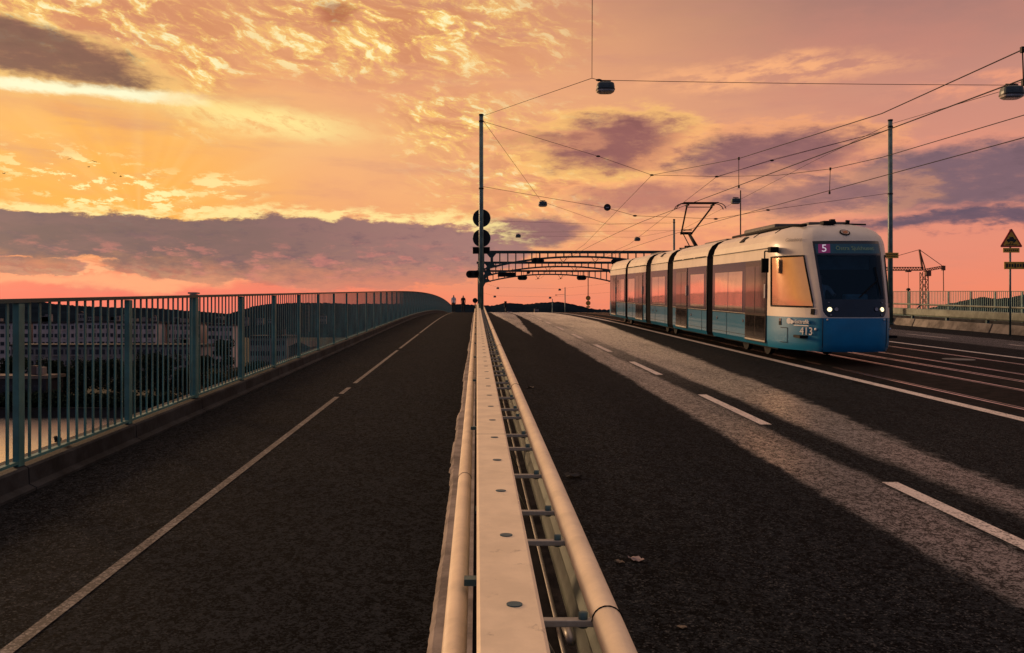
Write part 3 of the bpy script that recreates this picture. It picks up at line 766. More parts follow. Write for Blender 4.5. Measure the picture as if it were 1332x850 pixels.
for i, (a, b) in enumerate(MODS):
    bs = section(a, b)
    for s in (-1, 1):
        wb = side_panel('window_band', 'tram_band', a+.02, b-.02, 1.07, 2.42, .001, bs, s)
        side_panel('rain_gutter', 'roof_grey', a, b, 2.68, 2.70, .0, bs, s, .02)
        if i == 0: doors = [(2.04, 3.66)]; panes = [(3.95, 5.25), (5.29, 6.6)]
        elif i == 1: doors = [(10.0, 11.6)]; panes = [(7.85, 9.55)]
        elif i == 2: doors = []; panes = [(13.45, 14.6), (14.64, 15.8)]
        elif i == 3: doors = [(17.8, 19.4)]; panes = [(19.7, 21.3)]
        else: doors = [(24.9, 26.4)]; panes = [(22.5, 23.5), (23.54, 24.6)]
        for (p, q) in panes: side_panel('window', 'tram_pane', p, q, 1.12, 2.17, .015, bs, s, .006)
        for (p, q) in doors:
            d = side_panel('door', 'tram_door', p, q, .38, 2.40, .016, bs, s, .014)
            mdl = (p+q)/2
            for (u, v) in ((p+.06, mdl-.03), (mdl+.03, q-.06)):
                side_panel('pane', 'door_pane', u, v, 1.10, 2.27, .0305, d, s, .005)
                side_panel('lower_pane', 'door_low', u, v, .50, 1.04, .0305, d, s, .005)
            side_panel('threshold', 'galv', p+.02, q-.02, .40, .44, .0305, d, s, .008)
            MB().box((s*1.375, p+.03, 1.65), (.02, .03, .34)).build('handle', 'white_letter', d)
    for s in (-1, 1):
        for fr_ in ((a+(b-a)*.12), (b-(b-a)*.30)):
            if not any(p-.1 < fr_ < q+.1 for p, q in doors): MB().box((s*1.3275, fr_, .72), (.006, .012, .66)).build('panel_seam', 'tram_black', bs)
        MB().box((s*1.327, (a+b)/2, .50), (.006, b-a-.06, .010)).build('skirt_seam', 'tram_black', bs)
        MB().box((s*1.329, (a+b)/2, 1.045), (.008, b-a-.04, .022)).build('belt_strip', 'tram_black', bs)
    # roof fairing hatches
    if i in (0, 2): MB().box((-1.16, (a+b)/2, 3.03), (.20, .34, .02), Matrix.Rotation(rad(-42), 3, 'Y')).build('roof_vent', 'tram_black', bs)
    for hh in range(3):
        yh = a+(b-a)*(hh+.5)/3
        if i in (1, 3): MB().box((-1.338, yh, 2.70), (.02, (b-a)/3.6, .035)).build('roof_seam', 'tram_black', bs)
    m = MB()          # little round door buttons and lights on the blue
    for yy in (a+1.9, b-.5): m.disc((-1.328, yy, .86), .045, (1, 0, 0), .02, 12)
    m.build('marker_light', 'lens_dim', bs)
bel = [(6.9, 7.6), (12.2, 13.1), (16.2, 17.2), (21.6, 22.2)]
for a, b in bel:
    m = MB(); nf = 8
    pts = []
    vs = []; n = len(full)
    for i in range(nf*2+1):
        y = a+(b-a)*i/(nf*2); k = .955 if i % 2 else .985
        for p in full: vs.append((p[0]*k, y, .30+(p[1]-.30)*(k+.005)))
    fs = [(i*n+k, i*n+(k+1) % n, (i+1)*n+(k+1) % n, (i+1)*n+k) for i in range(nf*2) for k in range(n)]
    m.add(vs, fs).build('bellows', 'rubber', tr)
# underframe and wheels
for a, b in MODS:
    MB().box((0, (a+b)/2, .34), (2.0, b-a-.3, .24)).build('underframe', 'tram_black', tr)
wm = MB().disc((0, 0, 0), .30, (1, 0, 0), .12, 24).mesh('wheel', 'tram_black'); wm2 = None
for yb in (3.5, 5.3, 14.0, 15.4, 23.6, 25.4):
    for s in (-1, 1): link('wheel', wm, tr, (s*.745, yb, .302))

# cab: a surface of plan outline x height
PL = [(-1.325, 0), (-1.305, .35), (-1.215, .80), (-1.06, 1.25), (-.90, 1.58), (-.79, 1.76), (-.70, 1.86), (-.54, 1.94), (-.27, 1.985), (0, 2.0)]
PL = PL+[(-x, y) for x, y in reversed(PL[:-1])]
# arc-length parameter
L_ = [0]
for a, b in zip(PL, PL[1:]): L_.append(L_[-1]+math.hypot(b[0]-a[0], b[1]-a[1]))
LT = L_[-1]
def cr(p0, p1, p2, p3, t): return .5*((2*p1)+(-p0+p2)*t+(2*p0-5*p1+4*p2-p3)*t*t+(-p0+3*p1-3*p2+p3)*t**3)
def outline(u):          # u -1..1
    s = (u+1)/2*LT; i = 0
    while i < len(PL)-2 and L_[i+1] < s: i += 1
    t = (s-L_[i])/(L_[i+1]-L_[i])
    g_ = lambda k: PL[max(0, min(len(PL)-1, k))]
    return tuple(cr(g_(i-1)[c], g_(i)[c], g_(i+1)[c], g_(i+2)[c], t) for c in (0, 1))
ZR = [(.30, .97, .965), (.36, .985, .985), (.48, 1, 1.0), (1.06, 1, 1.0), (1.45, 1, .965), (2.0, 1, .875), (2.42, 1, .800), (2.66, 1, .755), (2.80, .985, .715), (2.92, .955, .665), (3.04, .88, .58), (3.14, .76, .47), (3.215, .53, .32), (3.245, .22, .14)]
def zs(z):
    for (a, wa, la), (b, wb, lb) in zip(ZR, ZR[1:]):
        if z <= b: k = (z-a)/(b-a); return wa+(wb-wa)*k, la+(lb-la)*k
    return ZR[-1][1:]
def cabp(u, z, off=0.0):
    x, y = outline(u); w, l = zs(z)
    p = Vector((x*w, 2.0-y*l, z))
    if off:
        e = .01; a = cabp(max(-1, u-e), z); b = cabp(min(1, u+e), z); c_ = cabp(u, max(.3, z-.02)); d = cabp(u, min(3.2, z+.02))
        n = (b-a).cross(d-c_).normalized(); q = p-Vector((0, 1.2, 1.6))
        if n.dot(p-Vector((0, 2.2, z))) < 0: n = -n
        p = p+n*off
    return p
def ub(z):     # half-width (in u) of the black front mask
    if z < 1.20: return .205+.06*math.sqrt(max(0, min(1, (z-1.06)/.14)))
    return .265+.036*(z-1.2)/1.6
rowsz = [.30, .36, .48, .75, 1.055, 1.075, 1.095, 1.13, 1.20, 1.30, 1.42, 1.47, 1.6, 1.75, 1.9, 2.05, 2.25, 2.38, 2.46, 2.50, 2.72, 2.79, 2.85, 2.92, 2.98, 3.04, 3.09, 3.14, 3.18, 3.215, 3.235, 3.245]
def cols(z):
    b = ub(min(max(z, 1.06), 2.79))
    wf = -.355-.046*(min(z, 2.6)-1.3)
    wr = -.90
    L = [-1.0, -.955, wr]+[wr+(wf-wr)*k/6 for k in range(1, 7)]+[wf+(-b-wf)*k/4 for k in range(1, 4)]+[-b, -b+.022]
    inner = b-.022
    R = [-x for x in reversed(L)]
    mids = [-inner+2*inner*k/10 for k in range(1, 10)]
    return L+mids+R
NC = len(cols(1.5)); iw0, iw1 = 2, 8; im0 = 12; im1 = NC-1-12; ig0 = im0+1; ig1 = im1-1
parts = {k: MB() for k in ('shell', 'mask', 'screen', 'win', 'winR', 'disp')}
for r in range(len(rowsz)-1):
    z0, z1 = rowsz[r], rowsz[r+1]; zc = (z0+z1)/2
    c0, c1 = cols(z0), cols(z1)
    for c in range(NC-1):
        q = [cabp(c0[c], z0), cabp(c0[c+1], z0), cabp(c1[c+1], z1), cabp(c1[c], z1)]
        key = 'shell'; mi = 1
        nose = im0-2 <= c < im1+2
        if zc < 1.055: mi = 2 if nose else 0
        else: mi = 3 if abs((c0[c]+c0[c+1])/2) < .42 else 1
        if im0 <= c < im1 and 1.075 < zc < 2.79:
            key = 'mask'; mi = 0
            if ig0 <= c < ig1 and 1.47 < zc < 2.46: key = 'screen'
            if ig0 <= c < ig1 and 2.50 < zc < 2.72: key = 'disp'
        elif iw0 <= c < iw1 and 1.30 < zc < 2.46: key = 'win'; mi = 0
        elif NC-1-iw1 <= c < NC-1-iw0 and 1.30 < zc < 2.46: key = 'winR'; mi = 0
        parts[key].add(q, [(0, 1, 2, 3)], mi, True)
top = [cabp(u, 3.245) for u in cols(3.245)]
parts['shell'].add(top, [tuple(range(len(top)))], 1)
def weld(mb, name, mats, parent):
    me = mb.mesh(name, mats); b = bmesh.new(); b.from_mesh(me); bmesh.ops.remove_doubles(b, verts=b.verts[:], dist=.0005)
    bmesh.ops.recalc_face_normals(b, faces=b.faces[:]); b.to_mesh(me); b.free()
    return link(name, me, parent)
cab = weld(parts['shell'], 'cab', ['tram_cab_blue', 'tram_cream', 'tram_nose_blue', 'tram_front_cream'], tr)
weld(parts['mask'], 'front_mask', 'tram_navy', cab)
weld(parts['screen'], 'windscreen', 'windscreen', cab)
dsp = weld(parts['disp'], 'destination_display', 'display', cab)
for kk in ('win', 'winR'): weld(parts[kk], 'cab_window', 'cab_pane', cab)
# black frame round the side window
for sgn in (-1, 1):
    pts = []
    cw = lambda z: cols(z)
    for z in (1.30, 1.6, 1.9, 2.25, 2.46): pts.append(cabp(sgn*cols(z)[2], z, .002))
    for k in range(3, 9): pts.append(cabp(sgn*cols(2.46)[k], 2.46, .002))
    for z in (2.25, 2.05, 1.75, 1.42, 1.30): pts.append(cabp(sgn*cols(z)[8], z, .002))
    for k in range(7, 1, -1): pts.append(cabp(sgn*cols(1.30)[k], 1.30, .002))
    MB().tube(pts, .022, 6, caps=False).build('window_frame', 'tram_black', cab)
# seam between nose and side skirt, door-side seam
for u in (-cols(.8)[im0-2], cols(.8)[im0-2]):
    MB().tube([cabp(u, z, .001) for z in (.32, .48, .75, 1.05)], .008, 6).build('skirt_seam', 'tram_black', cab)
def frame_at(u, z, off):
    p = cabp(u, z, off); t_ = (cabp(u+.01, z)-cabp(u-.01, z)).normalized(); v_ = (cabp(u, z+.05)-cabp(u, z-.05)).normalized()
    n_ = t_.cross(v_).normalized(); v_ = n_.cross(t_)
    return Matrix(((t_.x, v_.x, n_.x, p.x), (t_.y, v_.y, n_.y, p.y), (t_.z, v_.z, n_.z, p.z), (0, 0, 0, 1)))
# headlights
for s in (-1, 1):
    for uu, z, r_, mm in ((.212, 1.245, .050, 'head_lit'), (.160, 1.25, .042, 'lens_dim'), (.205, 1.125, .020, 'lens_dim'), (.215, 1.40, .018, 'lens_dim')):
        M = frame_at(s*uu, z, .004); nrm = M.col[2].xyz; c = M.translation
        h = MB().tube([c-nrm*.01, c+nrm*.012], r_, 20, smooth=False).build('headlight' if mm == 'head_lit' else 'marker_lamp', mm, cab)
        MB().tube([c+M.col[0].xyz*r_*1.12*math.cos(a)+M.col[1].xyz*r_*1.12*math.sin(a)+nrm*.008 for a in [2*math.pi*k/20 for k in range(21)]], r_*.13, 6, caps=False).build('bezel', 'tram_black', h)
    M = frame_at(s*.23, 1.02, .004); MB().tube([M.translation-M.col[2].xyz*.005, M.translation+M.col[2].xyz*.012], .022, 10).build('nose_bolt', 'white_letter', cab)
# text
M = frame_at(-.205, 2.61, .006); 
me = MB().box((0, 0, 0), (.25, .215, .004)).mesh('route_panel', 'plum'); me.transform(M); rp = link('route_panel', me, dsp)
link('route_number', text_mesh('route_number', '5', .25, 'digit', M @ Matrix.Translation((0, 0, .004))), rp)
M = frame_at(.04, 2.61, .014); link('destination_text', text_mesh('destination_text', 'Östra Sjukhuset', .135, 'dim_letter', M, .001), dsp)
M = frame_at(-.42, .74, .022); link('fleet_number', text_mesh('fleet_number', '413', .25, 'white_letter', M, .010), cab)
M = frame_at(-.52, .955, .020); lg = link('operator_logo', text_mesh('operator_logo', 'västtrafik', .135, 'white_letter', M @ Matrix.Translation((.13, 0, 0)), .010), cab)
m = MB(); q = M @ Matrix.Translation((-.26, 0.01, 0))
m.tube([(0, 0, 0), (0, 0, .004)], .07, 20, smooth=False).tube([(.09, -.02, 0), (.09, -.02, .004)], .05, 16, smooth=False)
me = m.mesh('logo_emblem', 'white_letter'); me.transform(q); link('logo_emblem', me, lg)
me = MB().box((.13, -.085, 0), (.46, .02, .004)).mesh('logo_underline', 'white_letter'); me.transform(M); link('logo_underline', me, lg)
M = frame_at(-.52, 2.84, .014); link('city_text', text_mesh('city_text', 'Göteborg', .12, 'grey_letter', M, .001), cab)
# emblem on the brow
M = frame_at(0.0, 2.98, .012); cpt = M.translation; n_ = M.col[2].xyz
e = MB().tube([cpt-n_*.01, cpt+n_*.008], .115, 28, smooth=False).build('front_emblem', 'tram_black', cab)
me = MB().tube([(0, 0, .008), (0, 0, .013)], .092, 24, smooth=False).mesh('emblem_ring', 'lens_dim'); me.transform(M); link('emblem_ring', me, e)
me = MB().prism([(-.05, -.05), (.0, -.075), (.05, -.04), (.065, .03), (.02, .06), (.0, .03), (-.04, .055)], .013, .018).mesh('emblem_shield', 'orange')
me.transform(M @ Matrix(((1, 0, 0, 0), (0, 0, 1, 0), (0, 1, 0, 0), (0, 0, 0, 1)))); link('emblem_shield', me, e)
# small fittings on the left flank
M = frame_at(-.745, .93, .006)
me = MB().box((0, .05, 0), (.075, .06, .012)).mesh('side_indicator', 'lens_dim'); me.transform(M); link('side_indicator', me, cab)
me = MB().box((0, -.03, 0), (.09, .09, .012)).mesh('side_camera', 'tram_black'); me.transform(M); link('side_camera', me, cab)
M = frame_at(-.69, .60, .004)
me = MB().box((0, 0.20, 0), (.26, .012, .006)).box((0, -.14, 0), (.26, .012, .006)).box((.13, .03, 0), (.010, .34, .006)).mesh('hatch_outline', 'tram_black'); me.transform(M); link('hatch_outline', me, cab)
M = frame_at(-.36, 1.19, .012); me = MB().box((0, 0, 0), (.10, .13, .010)).mesh('side_badge', 'tram_black'); me.transform(M); link('side_badge', me, cab)
M = frame_at(-.33, .80, .008); me = MB().tube([(0, 0, 0), (0, 0, .012)], .030, 12).mesh('reflector', 'white_letter'); me.transform(M); link('reflector', me, cab)
M = frame_at(.40, .80, .006); me = MB().tube([(0, 0, 0), (0, 0, .03)], .025, 12).mesh('reflector', 'white_letter'); me.transform(M); link('reflector', me, cab)
# mirror/camera arm
pm = cabp(-.80, 2.60, .0)
m = MB().box((pm.x-.10, pm.y-.10, pm.z+.03), (.20, .22, .13), bev=.02).bar((pm.x-.10, pm.y, pm.z), (pm.x-.26, pm.y+.02, pm.z-.0), .03, .03).bar((pm.x-.26, pm.y+.02, pm.z), (pm.x-.26, pm.y+.02, pm.z-.2), .025, .025)
mi_ = m.build('mirror_arm', 'tram_black', cab)
MB().box((pm.x-.25, pm.y+.02, pm.z-.34), (.17, .07, .34), bev=.015).build('mirror_head', 'tram_black', mi_)
# wiper
MB().bar(cabp(.02, 1.50, .03), cabp(.19, 1.88, .05), .03, .015).build('wiper_arm', 'tram_black', cab)
MB().bar(cabp(.205, 1.56, .03), cabp(.185, 2.18, .03), .022, .015).build('wiper_blade', 'tram_black', cab)
# cab interior and driver
MB().box((0, 2.05, 1.75), (2.4, .04, 1.9)).build('cab_bulkhead', 'cab_blue', tr)
MB().box((0, .72, 1.28), (1.5, .5, .30), bev=.05).box((.2, .62, 1.50), (.5, .25, .16), bev=.03).build('dashboard', 'cab_blue', tr)
MB().box((0, 1.02, 2.30), (1.35, .03, .30)).build('sun_blind', 'cab_blue', tr)
MB().box((0, 1.2, .62), (2.2, 1.5, .06)).build('cab_floor', 'tram_black', tr)
MB().box((-.25, 1.55, 1.15), (.5, .5, .12), bev=.04).box((-.25, 1.80, 1.60), (.48, .10, .85), bev=.04).build('driver_seat', 'tram_black', tr)
# roof gear
for (x, y, w, l, h) in ((-.15, 4.7, 1.1, 2.6, .17), (.2, 2.7, 1.0, 1.1, .12), (.1, 9.6, 1.3, 2.6, .07), (.2, 19.5, 1.3, 2.6, .10)):
    MB().box((x, y, 3.22+h/2), (w, l, h), bev=.05).build('roof_unit', 'roof_grey', tr)
MB().tube([(-.72, 1.2, 3.19), (-.78, 3.0, 3.25), (-.80, 6.7, 3.23)], .035, 8).build('roof_conduit', 'tram_black', tr)
MB().tube([(-1.14, 2.05, 3.05), (-1.0, 2.07, 3.14), (-.75, 2.1, 3.22)], .018, 6).build('roof_seam', 'tram_black', tr)
MB().tube([(-1.14, 3.7, 3.05), (-.98, 3.72, 3.15), (-.7, 3.74, 3.22)], .012, 6).build('roof_seam', 'tram_black', tr)
MB().box((-.15, 1.35, 3.25), (.30, .25, .09), bev=.02).box((-.05, 1.35, 3.31), (.1, .12, .05)).build('roof_horn', 'tram_black', tr)
m = MB().tube([(.25, 1.45, 3.23), (.85, 1.6, 3.23)], .02, 8).tube([(.35, 1.45, 3.24), (.36, 1.45, 3.32)], .05, 10); m.build('antenna', 'tram_black', tr)
# tail cab (mirrored, plain)
tail = link('tail_cab', cab.data, tr); tail.rotation_euler = (0, 0, math.pi); tail.location = (0, 28.8, 0)
me = bpy.data.objects['front_mask'].data; link('tail_mask', me, tail); link('tail_screen', bpy.data.objects['destination_display'].data, tail)
w_ = [o for o in bpy.data.objects if o.name.startswith('cab_window') and o.parent == cab]
for o in w_: link('cab_window', o.data, tail)
me = MB().add([tuple(v.co) for v in bpy.data.objects['windscreen'].data.vertices], [tuple(p.vertices) for p in bpy.data.objects['windscreen'].data.polygons]).mesh('tail_screen', 'tram_navy'); link('tail_screen', me, tail)
# pantograph
pg = link('pantograph', None, tr); ysurf = 3.13
by = 33.6-TF; 
base = MB()
for s in (-.35, .35): base.box((s, by, 3.27), (.08, 1.5, .07))
base.box((0, by-.6, 3.28), (.9, .08, .08)).box((0, by+.6, 3.28), (.9, .08, .08)).tube([(-.4, by-.05, 3.30), (.4, by-.05, 3.30)], .07, 8)
base.build('base_frame', 'tram_black', pg)
kz = 3.93; ky = 34.9-TF; hz = 4.96-.0; hy = 33.0-TF
m = MB().tube([(.08, by-.05, 3.28), (.08, ky, kz)], [.075, .055], 10).tube([(-.12, by+.05, 3.22), (-.14, ky-.05, kz-.06)], .02, 8)
m.build('lower_arm', 'tram_black', pg)
m = MB().tube([(-.26, ky, kz), (.22, ky, kz)], .055, 8).tube([(-.24, ky, kz+.13), (.2, ky, kz+.13)], .025, 6)
m.build('knee', 'tram_black', pg)
m = MB().tube([(-.22, ky, kz), (-.45, hy+.1, hz-.16)], .032, 8).tube([(.20, ky, kz), (.50, hy+.1, hz-.16)], .032, 8).tube([(-.45, hy+.1, hz-.16), (.5, hy+.1, hz-.16)], .018, 6)
m.build('upper_arm', 'tram_black', pg)
m = MB()
for d in (-.18, .18):
    m.bar((-.62, hy+d, hz-.02), (.68, hy+d, hz-.02), .05, .045)
    for s in (-1, 1): m.tube([(s*.62+.03, hy+d, hz-.02), (s*.78+.03, hy+d, hz-.06), (s*.88+.03, hy+d, hz-.14), (s*.93+.03, hy+d, hz-.24)], .016, 6)
for s in (-.45, .5): m.box((s, hy, hz-.10), (.05, .42, .06)).tube([(s, hy+.1, hz-.18), (s, hy, hz-.06)], .03, 6)
m.build('collector_head', 'tram_black', pg)

# --- overhead wires
def wire(label, pts, r=.010, group='overhead wires', knots=(), cat='wire'):
    m = MB(); pts = [Vector(p) for p in pts]
    m.tube(pts, r, 6)
    for k in knots:
        m.tube([k-Vector((.10, 0, 0)), k-Vector((.03, 0, 0)), k+Vector((.03, 0, 0)), k+Vector((.10, 0, 0))], [.02, .045, .045, .02], 8)
    o = m.build('overhead_wire', 'wire'); return tag(o, label, cat, group)
def line3(X_, h, ys): return [Vector((X_(y) if callable(X_) else X_, y, deck(y)+h)) for y in ys]
def catn(a, b, sag, n=8):
    return [a.lerp(b, i/n)-Vector((0, 0, 4*sag*(i/n)*(1-i/n))) for i in range(n+1)]
LTOP = P(627, 151.5, DP); RTOP = P(1157, 162, DP)
wire('thin span wire from the green pole top up to the near hanging lamp', [LTOP, P(770, 102, 30)])
wire('thin wire running up out of the picture above the near hanging lamp', [P(770, 102, 30), Vector((-1.55, -12, 10.2))])
wire('long level span wire between the two near hanging lamps', [P(770, 102, 30), P(779, 104.5, 30)]+catn(P(779, 104.5, 30), P(1310, 111, 30), .03, 6)[1:]+[P(1345, 104, 30)], knots=[P(779, 104.5, 30)])
N1 = P(848, 228, DP); N2 = P(932.5, 230, DP)
wire('span wire from the green pole to the right pole that carries the messenger wires', [P(628, 158, DP), P(778, 203.5, DP), N1, N2, P(1004, 209, DP), P(1157, 169, DP)], knots=[P(778, 203.5, DP), N1, N2, P(1004, 209, DP)])
T1 = P(826, 281, DP); T2 = P(931, 285, DP)
wire('lower span wire with a round disc, steadying the contact wires', [P(628, 243, DP), P(790, 271, DP), T1, T2, P(999, 273.5, DP), P(1157, 251.5, DP)], knots=[T1, T2, P(999, 273.5, DP)])
t = thing('round_sign', 'small round black disc hanging on the lower span wire', 'sign', P(790, 270, DP-.06))
MB().disc((0, 0, 0), .17, (0, 1, 0), .03, 24).build('disc', 'black_metal', t); MB().box((0, -.02, -.01), (.14, .01, .05)).build('bar_mark', 'lens_dim', t)
def c1(y): return 8.0+.75*abs(y-DP)/DP if y <= DP else 8.0+.47*(y-DP)/43
def c2(y): return 11.55+.45*abs(y-DP)/DP if y <= DP else 11.55
HW = 4.97
wire('contact wire over the near track, touched by the pantograph', line3(c1, HW, frange(-6, 120, 4)), .011)
wire('contact wire over the far track', line3(c2, HW, frange(-6, 120, 4)), .011)
wire('messenger wire above the near track, highest of the long wires at the right edge', [Vector((9.3, -4, deck(-4)+6.6)), P(1330, 65, 13.4), P(1147, 148, 18.1), P(961, 206.5, 28.1), N1, Vector((8.2, 66, deck(66)+5.3)), Vector((8.47, 85, deck(85)+5.2)), Vector((8.47, 103, deck(103)+5.2))], .010)
wire('messenger wire above the far track, ending at the second wire knot', [Vector((12.2, -4, deck(-4)+6.8)), P(1332, 150, 18.4), P(1147, 205, 25), P(1080, 220, 28.5), P(1010, 228.5, 33.6), N2, Vector((11.6, 66, deck(66)+5.3)), Vector((11.6, 85, deck(85)+5.2)), Vector((11.6, 103, deck(103)+5.2))], .010)
def dropper(label, a, b): 
    m = MB().tube([a, b], .010, 6).box(a, (.05, .05, .09)).box(b, (.05, .05, .09)); return tag(m.build('wire_dropper', 'wire'), label, 'wire hanger', 'droppers between the overhead wires')
dropper('short vertical dropper between wires above the thin mast', P(961, 206.5, 28.1), P(961, 243, 28.1))
dropper('short vertical dropper between the far track wires, left of the right pole', P(1080, 220, 28.5), P(1079, 251, 28.5))
dropper('dropper at the right edge of the photo above the near lamp', P(1330, 65, 13.4), P(1331.5, 108, 13.4))
wire('thin wire from the right pole top up to the near lamp at the right edge', [RTOP, P(1306, 118, 30)])
wire('slack wire from the green pole down to the small lamp near it', [P(629, 158, DP), P(704, 262, 62), P(790, 292, 76), P(873, 291, 88)])
wire('slack wire from the right pole down to the lamp by the thin mast', [RTOP, P(1060, 209, 52), P(968, 257, 62), P(885, 300, 80), P(640, 303, 88)])
wire('taut pull wire from the right pole falling left to the contact wire', [P(1157, 169, DP), P(1004, 208, 46), P(932.5, 230.5, DP+.5)])
wire('far span wire crossing low behind the green pole', [P(622, 300, 88), P(674, 307, 100), P(829, 309, 100), P(877, 300, 88)])
wire('upper far span wire crossing above the nearest gantry', [P(622, 287, 88), P(780, 292, 88), P(877, 289, 88)], .009)

# --- hanging lamps
def lamp(label, c, w, clamp=True):
    t = thing('hanging_lamp', label, 'street lamp', c, 'street lamps hanging on wires')
    def ring(sc, z): return [(sc*w/2*math.copysign(abs(math.cos(a))**.55, math.cos(a)), sc*w*.36*math.copysign(abs(math.sin(a))**.55, math.sin(a)), z*w) for a in [2*math.pi*k/20 for k in range(20)]]
    def shell(levels):
        vs = []; n = 20
        for sc, z in levels: vs += ring(sc, z)
        fs = [(i*n+k, i*n+(k+1) % n, (i+1)*n+(k+1) % n, (i+1)*n+k) for i in range(len(levels)-1) for k in range(n)]
        fs += [tuple(range(n)), tuple((len(levels)-1)*n+k for k in range(n))]
        return MB().add(vs, fs, 0, False)
    shell([(1.0, -.40), (1.0, -.28), (.93, -.10), (.78, -.05)]).build('housing', 'lamp_shell', t)
    shell([(1.04, -.46), (1.04, -.401)]).build('rim', 'black_metal', t)
    shell([(.72, -.62), (.96, -.55), (.99, -.461)]).build('diffuser', 'lamp_lens', t)
    MB().tube([(0, 0, -.05*w), (0, 0, .06*w)], .10*w, 8).bar((-.3*w, 0, .07*w), (.3*w, 0, .05*w), .05, .05).build('clamp', 'black_metal', t)
    return t
lamp('largest hanging lamp, on the span wire right of the green pole', P(787.5, 107, 30), .62)
lamp('hanging lamp cut by the right edge of the photo', P(1316, 112, 30), .72)
lamp('small hanging lamp on a slack wire, close to the green pole', P(706, 262, 62), .62)
lamp('small hanging lamp beside the thin mast above the tram roof', P(957, 258, 62), .66)
lamp('tiny hanging lamp above the left end of the nearest gantry', P(674, 305, 100), .62)
lamp('tiny hanging lamp above the right half of the nearest gantry', P(829, 309, 100), .68)
for px, py, lab in ((647.5, 374, 'upper'), (643.5, 385, 'middle'), (728, 376, 'upper'), (715.5, 386.5, 'lower')):
    s = 'left' if px < 690 else 'right'
    lamp('%s of the far lamps under the gantries, on the %s' % (lab, s), P(px, py, 190), .62)
wire('far span wire with two lamps under the gantries', [P(622, 366, 190), P(647.5, 374, 190), P(728, 376, 190), P(800, 368, 190)], .012)
wire('lower far span wire with two lamps under the gantries', [P(622, 380, 190), P(643.5, 385, 190), P(715.5, 386.5, 190), P(800, 380, 190)], .012)

# --- far poles and signs past the crest
for px, py, d, lab in ((735, 374, 200, 'far thin pole with a short lamp arm beyond the crest'), (718.5, 389, 230, 'far shorter thin pole beyond the crest')):
    b = P(px, py, d); z0 = deck(d); t = thing('line_pole', lab, 'pole', (b.x, d, z0), 'overhead line poles')
    MB().tube([(0, 0, 0), (0, 0, b.z-z0)], [.14, .10], 8).build('shaft', 'pole_green', t); MB().box((0, 0, .04), (.4, .4, .08)).build('base_plate', 'steel_teal', t)
    if d == 200:
        MB().tube([(0, 0, b.z-z0-1.6), (-1.9, 0, b.z-z0-1.75)], .04, 6).build('arm', 'pole_green', t); MB().box((-2.05, 0, b.z-z0-1.78), (.5, .25, .16), bev=.03).build('lamp_head', 'black_metal', t)
b = P(657.5, 396, 160); capt = thing('traffic_signal', 'small upright far traffic signal seen against the hill', 'traffic signal', (b.x, 160, deck(160)))
MB().tube([(0, 0, 0), (0, 0, b.z-deck(160))], .06, 8).build('post', 'black_metal', capt); MB().box((0, -.1, b.z-deck(160)), (.45, .3, 1.1), bev=.04).build('housing', 'black_metal', capt)
dsg = 100; b = P(765, 352, dsg); zz0 = deck(dsg)
sg = thing('sign_post', 'thin post with two round yellow signs left of the tram tail', 'road sign', (b.x, dsg, zz0))
MB().tube([(0, 0, 0), (0, 0, b.z-zz0)], .05, 8).build('post', 'black_metal', sg)
for i, py in enumerate((388, 394.6)):
    zc = P(765, py, dsg).z-zz0; dd = MB().disc((0, -.07, zc), .27, (0, 1, 0), .03, 24).build('sign_disc', 'sign_red', sg)
    MB().disc((0, -.088, zc), .20, (0, 1, 0), .01, 24).build('sign_face', 'sign_yellow', dd); MB().box((0, -.096, zc), (.22, .008, .05)).build('sign_mark', 'sign_black', dd)
MB().box((0, -.07, P(765, 399.5, dsg).z-zz0), (.42, .03, .18)).build('plate', 'sign_yellow', sg)

# --- warning sign on the right
dS = 31.8; b = P(1314, 297, dS); zz0 = deck(dS)
ws = thing('warning_sign', 'triangular yellow warning sign with red border on a thin post', 'road sign', (b.x, dS, zz0))
MB().tube([(0, 0, 0), (0, 0, b.z-zz0-.05)], .035, 10).build('post', 'pole_green', ws)
def zrel(py): return P(1314, py, dS).z-zz0
zt, zb = zrel(297), zrel(322)
def tri(k, y0, y1):
    c = (zt+2*zb)/3; cx_ = 0; hw = .42
    pts = []
    for (x, z) in ((-hw, zb), (hw, zb), (0, zt)):
        x2, z2 = x*k, c+(z-c)*k
        pts.append((x2, z2))
    out = []          # rounded corners
    for i in range(3):
        p = Vector((pts[i][0], pts[i][1])); a = Vector(pts[i-1]); c_ = Vector(pts[(i+1) % 3])
        for f in (0, .5, 1): 
            q1 = p.lerp(a, .07); q2 = p.lerp(c_, .07); out.append(tuple(q1.lerp(q2, f)*.7+(q1.lerp(q2, f)*.3 if f != .5 else p*.3)))
    return MB().prism(out, y0, y1)
tb = tri(1.0, -.075, -.05).build('triangle_board', 'sign_red', ws)
tri(.76, -.080, -.0755).build('triangle_face', 'sign_yellow', tb)
zc = (zt+2*zb)/3
m = MB().prism([(-.17, zc-.02), (.17, zc-.02), (.17, zc+.05), (.10, zc+.06), (.06, zc+.14), (-.06, zc+.14), (-.10, zc+.06), (-.17, zc+.05)], -.086, -.0805)
for s in (-1, 1):
    m.disc((s*.10, -.083, zc-.03), .035, (0, 1, 0), .005, 12)
    m.tube([(s*.04+s*.11*0+ .03*math.sin(k*1.4), -.083, zc-.06-.018*k) for k in range(5)], .012, 6)
m.box((0, -.083, zc-.145), (.42, .005, .022)); m.build('pictogram', 'sign_black', tb)
MB().box((.0, -.062, (zrel(323)+zrel(329))/2), (.60, .02, zrel(323)-zrel(329)), bev=.004).build('sub_plate', 'sign_yellow', ws)
m = MB(); zq = (zrel(323)+zrel(329))/2
for i in range(7): m.box((-.22+i*.073, -.074, zq), (.045, .004, .05))
m.build('plate_text', 'sign_black', ws)
